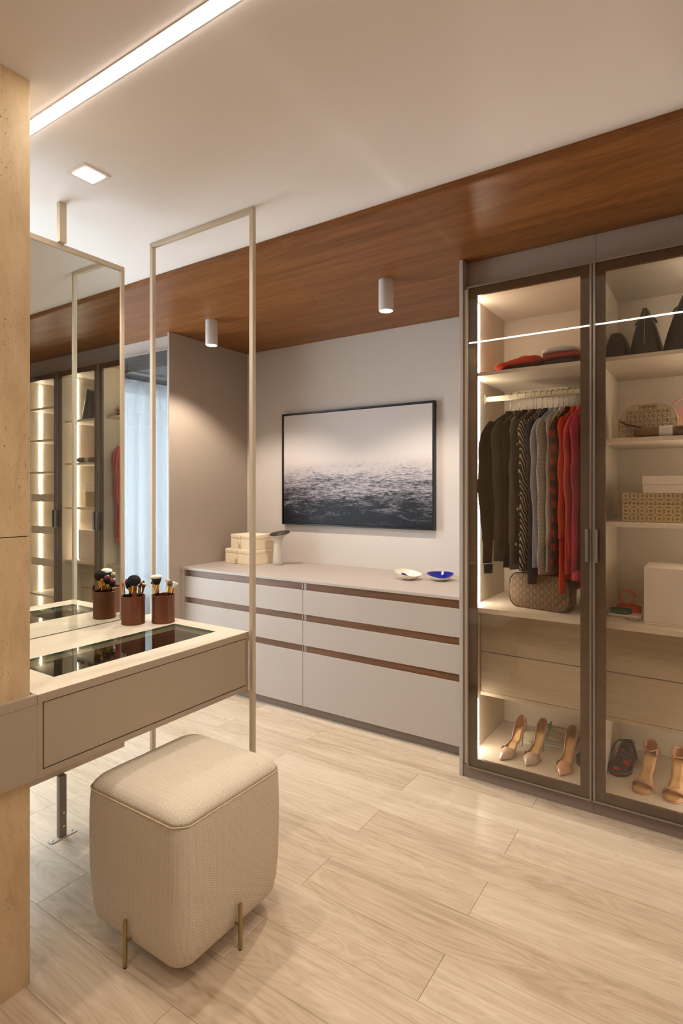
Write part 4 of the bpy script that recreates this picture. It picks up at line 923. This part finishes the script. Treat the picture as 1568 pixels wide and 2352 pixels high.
def pump(label, loc, rz, mat, lining, insole):
    o = thing('high_heel_pump', label, 'shoe', loc, rz, world=False, group='nude pointed pumps in the left wardrobe')
    hw = [(-.04, .010), (0, .020), (.08, .0265), (.2, .0270), (.42, .0235), (.6, .033), (.72, .0375), (.8, .035), (.9, .021), (.96, .010), (1.0, .002)]
    ht = [(-.04, .064), (.0, .062), (.1, .050), (.22, .030), (.36, .010), (.50, .012), (.6, .024), (.68, .036), (.76, .037), (.86, .028), (.95, .015), (1.0, .006)]
    hwf = lambda t: interp(hw, t); N_ = 34
    def shell(k, t0=-.04, t1=.70):
        rings = []
        for i in range(N_+1):
            t = t0+(t1-t0)*i/N_; h_ = hwf(t)*k; H2 = interp(ht, t); z = zb(max(0, t)); x = t*L-(.0 if t > 0 else 0)
            lean = .004*(1-t)
            rings.append([Vector((x-(.008 if t < .05 else 0)*0, -h_*.80, z+H2)), Vector((x, -h_*.97, z+H2*.62)), Vector((x, -h_, z+H2*.3)), Vector((x, -h_*.88, z)), Vector((x, 0, z-.001)), Vector((x, h_*.88, z)), Vector((x, h_, z+H2*.3)), Vector((x, h_*.97, z+H2*.62)), Vector((x, h_*.80, z+H2))])
        bm = loft(bmesh.new(), rings, caps=False, closed=False)
        bm.verts.ensure_lookup_table(); bm.faces.new([bm.verts[i] for i in range(9)])
        return bm
    mk('upper', shell(1.0), mat, o, smooth='all')
    mk('lining', shell(.955), lining, o, smooth='all')
    rings = []
    for i in range(17):
        t = .655+(.345)*i/16; h_ = hwf(t); H2 = interp(ht, t); z = zb(t); x = t*L+(0 if i else -.0)
        r = []
        for a in [PI*j/12 for j in range(13)]: r.append(Vector((x-(.016 if i == 0 else 0)*(abs(math.cos(a))), h_*math.cos(a)*(1.0), z+H2*math.sin(a)**.75)))
        r += [Vector((x, -h_*.7, z-.002)), Vector((x, 0, z-.002)), Vector((x, h_*.7, z-.002))]
        rings.append(r)
    bm = loft(bmesh.new(), rings, caps=False)
    bm.verts.ensure_lookup_table(); bm.faces.new([bm.verts[-1-i] for i in range(16)])
    mk('toe_cap', bm, mat, o, smooth='all')
    mk('insole', sole_strip(.01, .74, hwf, .90, .004, .002), insole, o, smooth='all')
    mk('outsole', sole_strip(.0, .99, hwf, .86, -.001, .002), brown_l, o, smooth='all')
    heel(o, mat); return o
nude = plain('nude_patent_leather', (205, 178, 160), .16, 0, .02, 8, spec=.6); nude2 = plain('tan_patent_leather', (206, 156, 122), .14, 0, .02, 8, spec=.6)
lin_ = plain('tan_shoe_lining', (192, 146, 100), .5); ins = plain('golden_insole', (206, 164, 110), .45)
FZ = .0855
def place(toe, ang): # toe point (x,y) -> heel origin, facing direction ang
    return (toe[0]-L*math.cos(ang), toe[1]-L*math.sin(ang), FZ)
a1 = math.radians(-102); a2 = math.radians(-97); a3 = math.radians(-92)
pump('blush nude pointed pump, leftmost shoe beside the light strip', place((-.902, 2.785), a1), a1, nude, lin_, ins)
pump('blush nude pointed pump, second from the light strip', place((-.780, 2.792), a2), a2, nude, lin_, ins)
pump('tan nude pointed pump, third from the light strip', place((-.618, 2.785), a3), a3, nude2, lin_, ins)
pump('tan nude pointed pump hidden behind the door frames', place((-.508, 2.80), a3), a3, nude2, lin_, ins) if False else None
def sandal(label, loc, rz):
    o = thing('high_heel_sandal', label, 'shoe', loc, rz, world=False, group='tan high heel sandals in the right wardrobe')
    hw = [(-.03, .012), (0, .022), (.08, .028), (.2, .0275), (.42, .0235), (.6, .033), (.74, .040), (.86, .039), (.95, .028), (1.0, .012)]
    hwf = lambda t: interp(hw, t)
    mk('outsole', sole_strip(-.01, 1.0, hwf, 1.0, .003, .006), nude2, o, smooth='all')
    mk('footbed', sole_strip(.0, .985, hwf, .90, .0065, .002), ins, o, smooth='all')
    rings = []
    for i in range(9):
        t = .69+.13*i/8; z = zb(t)+.001; h_ = hwf(t)+.0035; x = t*L
        rings.append([Vector((x-.012*(1-math.sin(a)), h_*math.cos(a), z+.036*math.sin(a)**.8)) for a in [PI*j/16 for j in range(17)]])
    rin = [[p+Vector((0, -.0015*math.copysign(1, p.y) if abs(p.y) > .01 else 0, -.0015)) for p in r] for r in rings]
    bm = loft(bmesh.new(), rings, caps=False, closed=False); loft(bm, rin, caps=False, closed=False)
    mk('toe_strap', bm, nude2, o, smooth='all')
    rings = []
    for i in range(13):
        t = -.03+.17*i/12; z = zb(max(0, t)); h_ = hwf(t); H2 = interp([(-.03, .066), (.03, .060), (.14, .022)], t); x = t*L
        rings.append([Vector((x, -h_*.86, z+H2)), Vector((x, -h_, z+H2*.5)), Vector((x, -h_*.95, z+.002)), Vector((x, h_*.95, z+.002)), Vector((x, h_, z+H2*.5)), Vector((x, h_*.86, z+H2))])
    bm = loft(bmesh.new(), rings, caps=False, closed=False); bm.verts.ensure_lookup_table(); bm.faces.new([bm.verts[i] for i in range(6)])
    mk('heel_counter', bm, nude2, o, smooth='all')
    pts = [(.030+.036*math.cos(a), .031*math.sin(a), HL+.052-.010*math.cos(a)) for a in [2*PI*k/28 for k in range(28)]]
    mk('ankle_strap', tube(bmesh.new(), pts, .0026, 6, closed=True), nude2, o, smooth='all')
    b_ = tube(bmesh.new(), [(.034+dx, .0345, HL+.050+dz) for dx, dz in ((-.006, -.006), (.006, -.006), (.006, .006), (-.006, .006))], .0012, 6, closed=True)
    tube(b_, [(.040, .034, HL+.050), (.062, .046, HL+.052), (.070, .05, HL+.046)], .0022, 6)
    mk('buckle', b_, M['gold'], o)
    heel(o, nude2); return o
sandal('tan patent open-toe sandal with ankle strap, left of the pair', place((-.292, 2.812), math.radians(-97)), math.radians(-97))
sandal('tan patent open-toe sandal with ankle strap, right of the pair', place((-.170, 2.808), math.radians(-95)), math.radians(-95))
def sneaker(label, loc, rz, mat, solem, lacem, tipm, s=1.0):
    o = thing('sneaker', label, 'shoe', loc, rz, world=False)
    hw = [(0, .012), (.05, .032), (.25, .036), (.5, .038), (.72, .048), (.88, .040), (.97, .020), (1., .006)]
    ht = [(0, .075), (.06, .088), (.2, .080), (.36, .098), (.46, .090), (.62, .062), (.8, .048), (.93, .036), (1., .022)]
    Ls = .265*s; rings = []
    for i in range(31):
        t = i/30; h_ = interp(hw, t); H2 = interp(ht, t)
        rings.append([Vector((t*Ls, h_*math.copysign(abs(math.cos(a))**.8, math.cos(a))*(1-.30*max(0, math.sin(a))), .022+(H2-.022)*max(0, math.sin(a))**.8)) for a in [2*PI*j/24 for j in range(24)]])
    mk('upper', loft(bmesh.new(), rings), mat, o, smooth='all')
    rings = [[Vector((t*Ls*1.03-.004, interp(hw, t)*1.08*c, z)) for c, z in ((-1, .002), (-1.02, .012), (-1, .024), (1, .024), (1.02, .012), (1, .002))] for t in [k/24 for k in range(25)]]
    mk('sole', loft(bmesh.new(), rings), solem, o, smooth=True)
    mk('sole_stripe', tube(bmesh.new(), [(t*Ls*1.03-.004, s_*interp(hw, t)*1.10, .017) for s_ in (1, -1) for t in ([k/20 for k in range(21)] if s_ > 0 else [1-k/20 for k in range(21)])], .0014, 5, closed=True), tipm, o)
    bm = bmesh.new()
    for k in range(6):
        t = .40+.055*k; z = interp(ht, t)+.004; y = .024
        tube(bm, [(t*Ls, -y, z-.012), (t*Ls+.004, 0, z+.003), (t*Ls, y, z-.012)], .0035, 6, flat=1.2)
    for s_ in (1, -1): tube(bm, [(.40*Ls, 0, .104), (.40*Ls-.01, s_*.02, .112), (.40*Ls-.004, s_*.040, .096), (.43*Ls, s_*.050, .070), (.46*Ls, s_*.058, .045)], .0035, 6)
    mk('laces', bm, lacem, o, smooth='all')
    mk('collar', tube(bmesh.new(), [(.18*Ls+.05*math.cos(a), .026*math.sin(a), .084+.006*math.cos(a)) for a in [2*PI*k/20 for k in range(20)]], .0045, 8, closed=True), mat, o, smooth='all')
    return o
t = NT('cream_map_print_canvas'); n_ = t.noise(t.coord(), 38, 5, .7); nb = t.n('ShaderNodeTexBrick', Vector=t.coord(), Scale=30.); nb.inputs['Color1'].default_value = lin((206, 190, 160)); nb.inputs['Color2'].default_value = lin((190, 172, 140)); nb.inputs['Mortar'].default_value = lin((226, 214, 190))
canvas = t.bsdf(t.mix(t.ma('MULTIPLY', n_, .5), nb.outputs[0], lin((170, 150, 120))), .8)
teal = fabric('teal_lace', (104, 178, 168)); ws = plain('white_rubber', (214, 206, 190), .5); tealr = plain('teal_stripe', (84, 160, 152), .5)
sneaker('cream printed canvas sneaker with teal laces behind the pumps', (-.640, 3.13, FZ), math.radians(-168), canvas, ws, teal, tealr)
t = NT('black_red_mesh'); n_ = t.noise(t.mapping(t.coord(), (26, 26, 34)), 1, 2); bkr = t.bsdf(t.ramp(n_, [(.56, lin((40, 36, 36))), (.60, lin((160, 44, 34)))], 'LINEAR'), .7)
redr = plain('red_rubber', (206, 60, 38), .5)
sneaker('black and red running shoe seen behind the sandals, beside the divider', (-.372, 3.19, FZ), math.radians(-96), bkr, plain('black_rubber', (34, 32, 32), .6), plain('black_lace', (30, 28, 28), .8), redr)
sneaker('black and red running shoe at the divider in the left unit', (-.546, 3.19, FZ), math.radians(-88), bkr, plain('black_rubber2', (34, 32, 32), .6), plain('black_lace2', (30, 28, 28), .8), redr)

# ------------------------------------------------------------------ things seen in the mirror (third unit)
ivory = plain('ivory_leather', (222, 208, 188), .45, bump=.1); tan_l = plain('tan_leather_trim', (160, 112, 82), .45)
o = thing('handled_bag', 'ivory handbag with tan handles on the top shelf, seen in the mirror', 'handbag', (.33, 2.95, 2.1505), world=False)
mk('bag_body', prism(bmesh.new(), [(-.12, 0), (.12, 0), (.10, .13), (.07, .15), (-.07, .15), (-.10, .13)], -.06, .06, bev=.012), ivory, o, smooth=True)
for s_ in (-1, 1): mk('handle', tube(bmesh.new(), [(.055*math.cos(a), s_*.062, .10+.075*math.sin(a)) for a in [PI*k/14 for k in range(-3, 18)]], .005, 8), tan_l, o, smooth='all')
o = thing('flap_bag', 'ivory flap bag with black edging, seen in the mirror', 'handbag', (.30, 2.95, 1.8675), world=False)
mk('bag_body', prism(bmesh.new(), rrect(.26, .15, .02, 4, 0, .0755), -.05, .05, bev=.008), blackl, o, smooth=True)
mk('flap', prism(bmesh.new(), rrect(.235, .115, .03, 6, 0, .092), -.056, -.0505, bev=.002), ivory, o, smooth=True)
bm = bmesh.new()
for k in range(12): tube(bm, [(.137, -.01+.0045*math.cos(a), .02+.0095*k+.0055*math.sin(a)) for a in [2*PI*j/8 for j in range(8)]], .0014, 5, closed=True)
mk('chain', bm, M['chrome'], o)
for z, x, mt, lab in ((1.385, .24, pink, 'small pink folded cloth on a pull-out tray, seen in the mirror'), (1.10, .26, dk_c, 'dark folded cloth on a pull-out tray, seen in the mirror'), (.815, .25, fabric('blue_cloth', (120, 150, 180)), 'pale blue folded cloth on the lowest mirrored tray')):
    folded(lab, x-.07, x+.07, 2.80, 2.93, z-.0545, z+.012, mt, z, group='small folded cloths on the pull-out trays', name='folded_cloth')
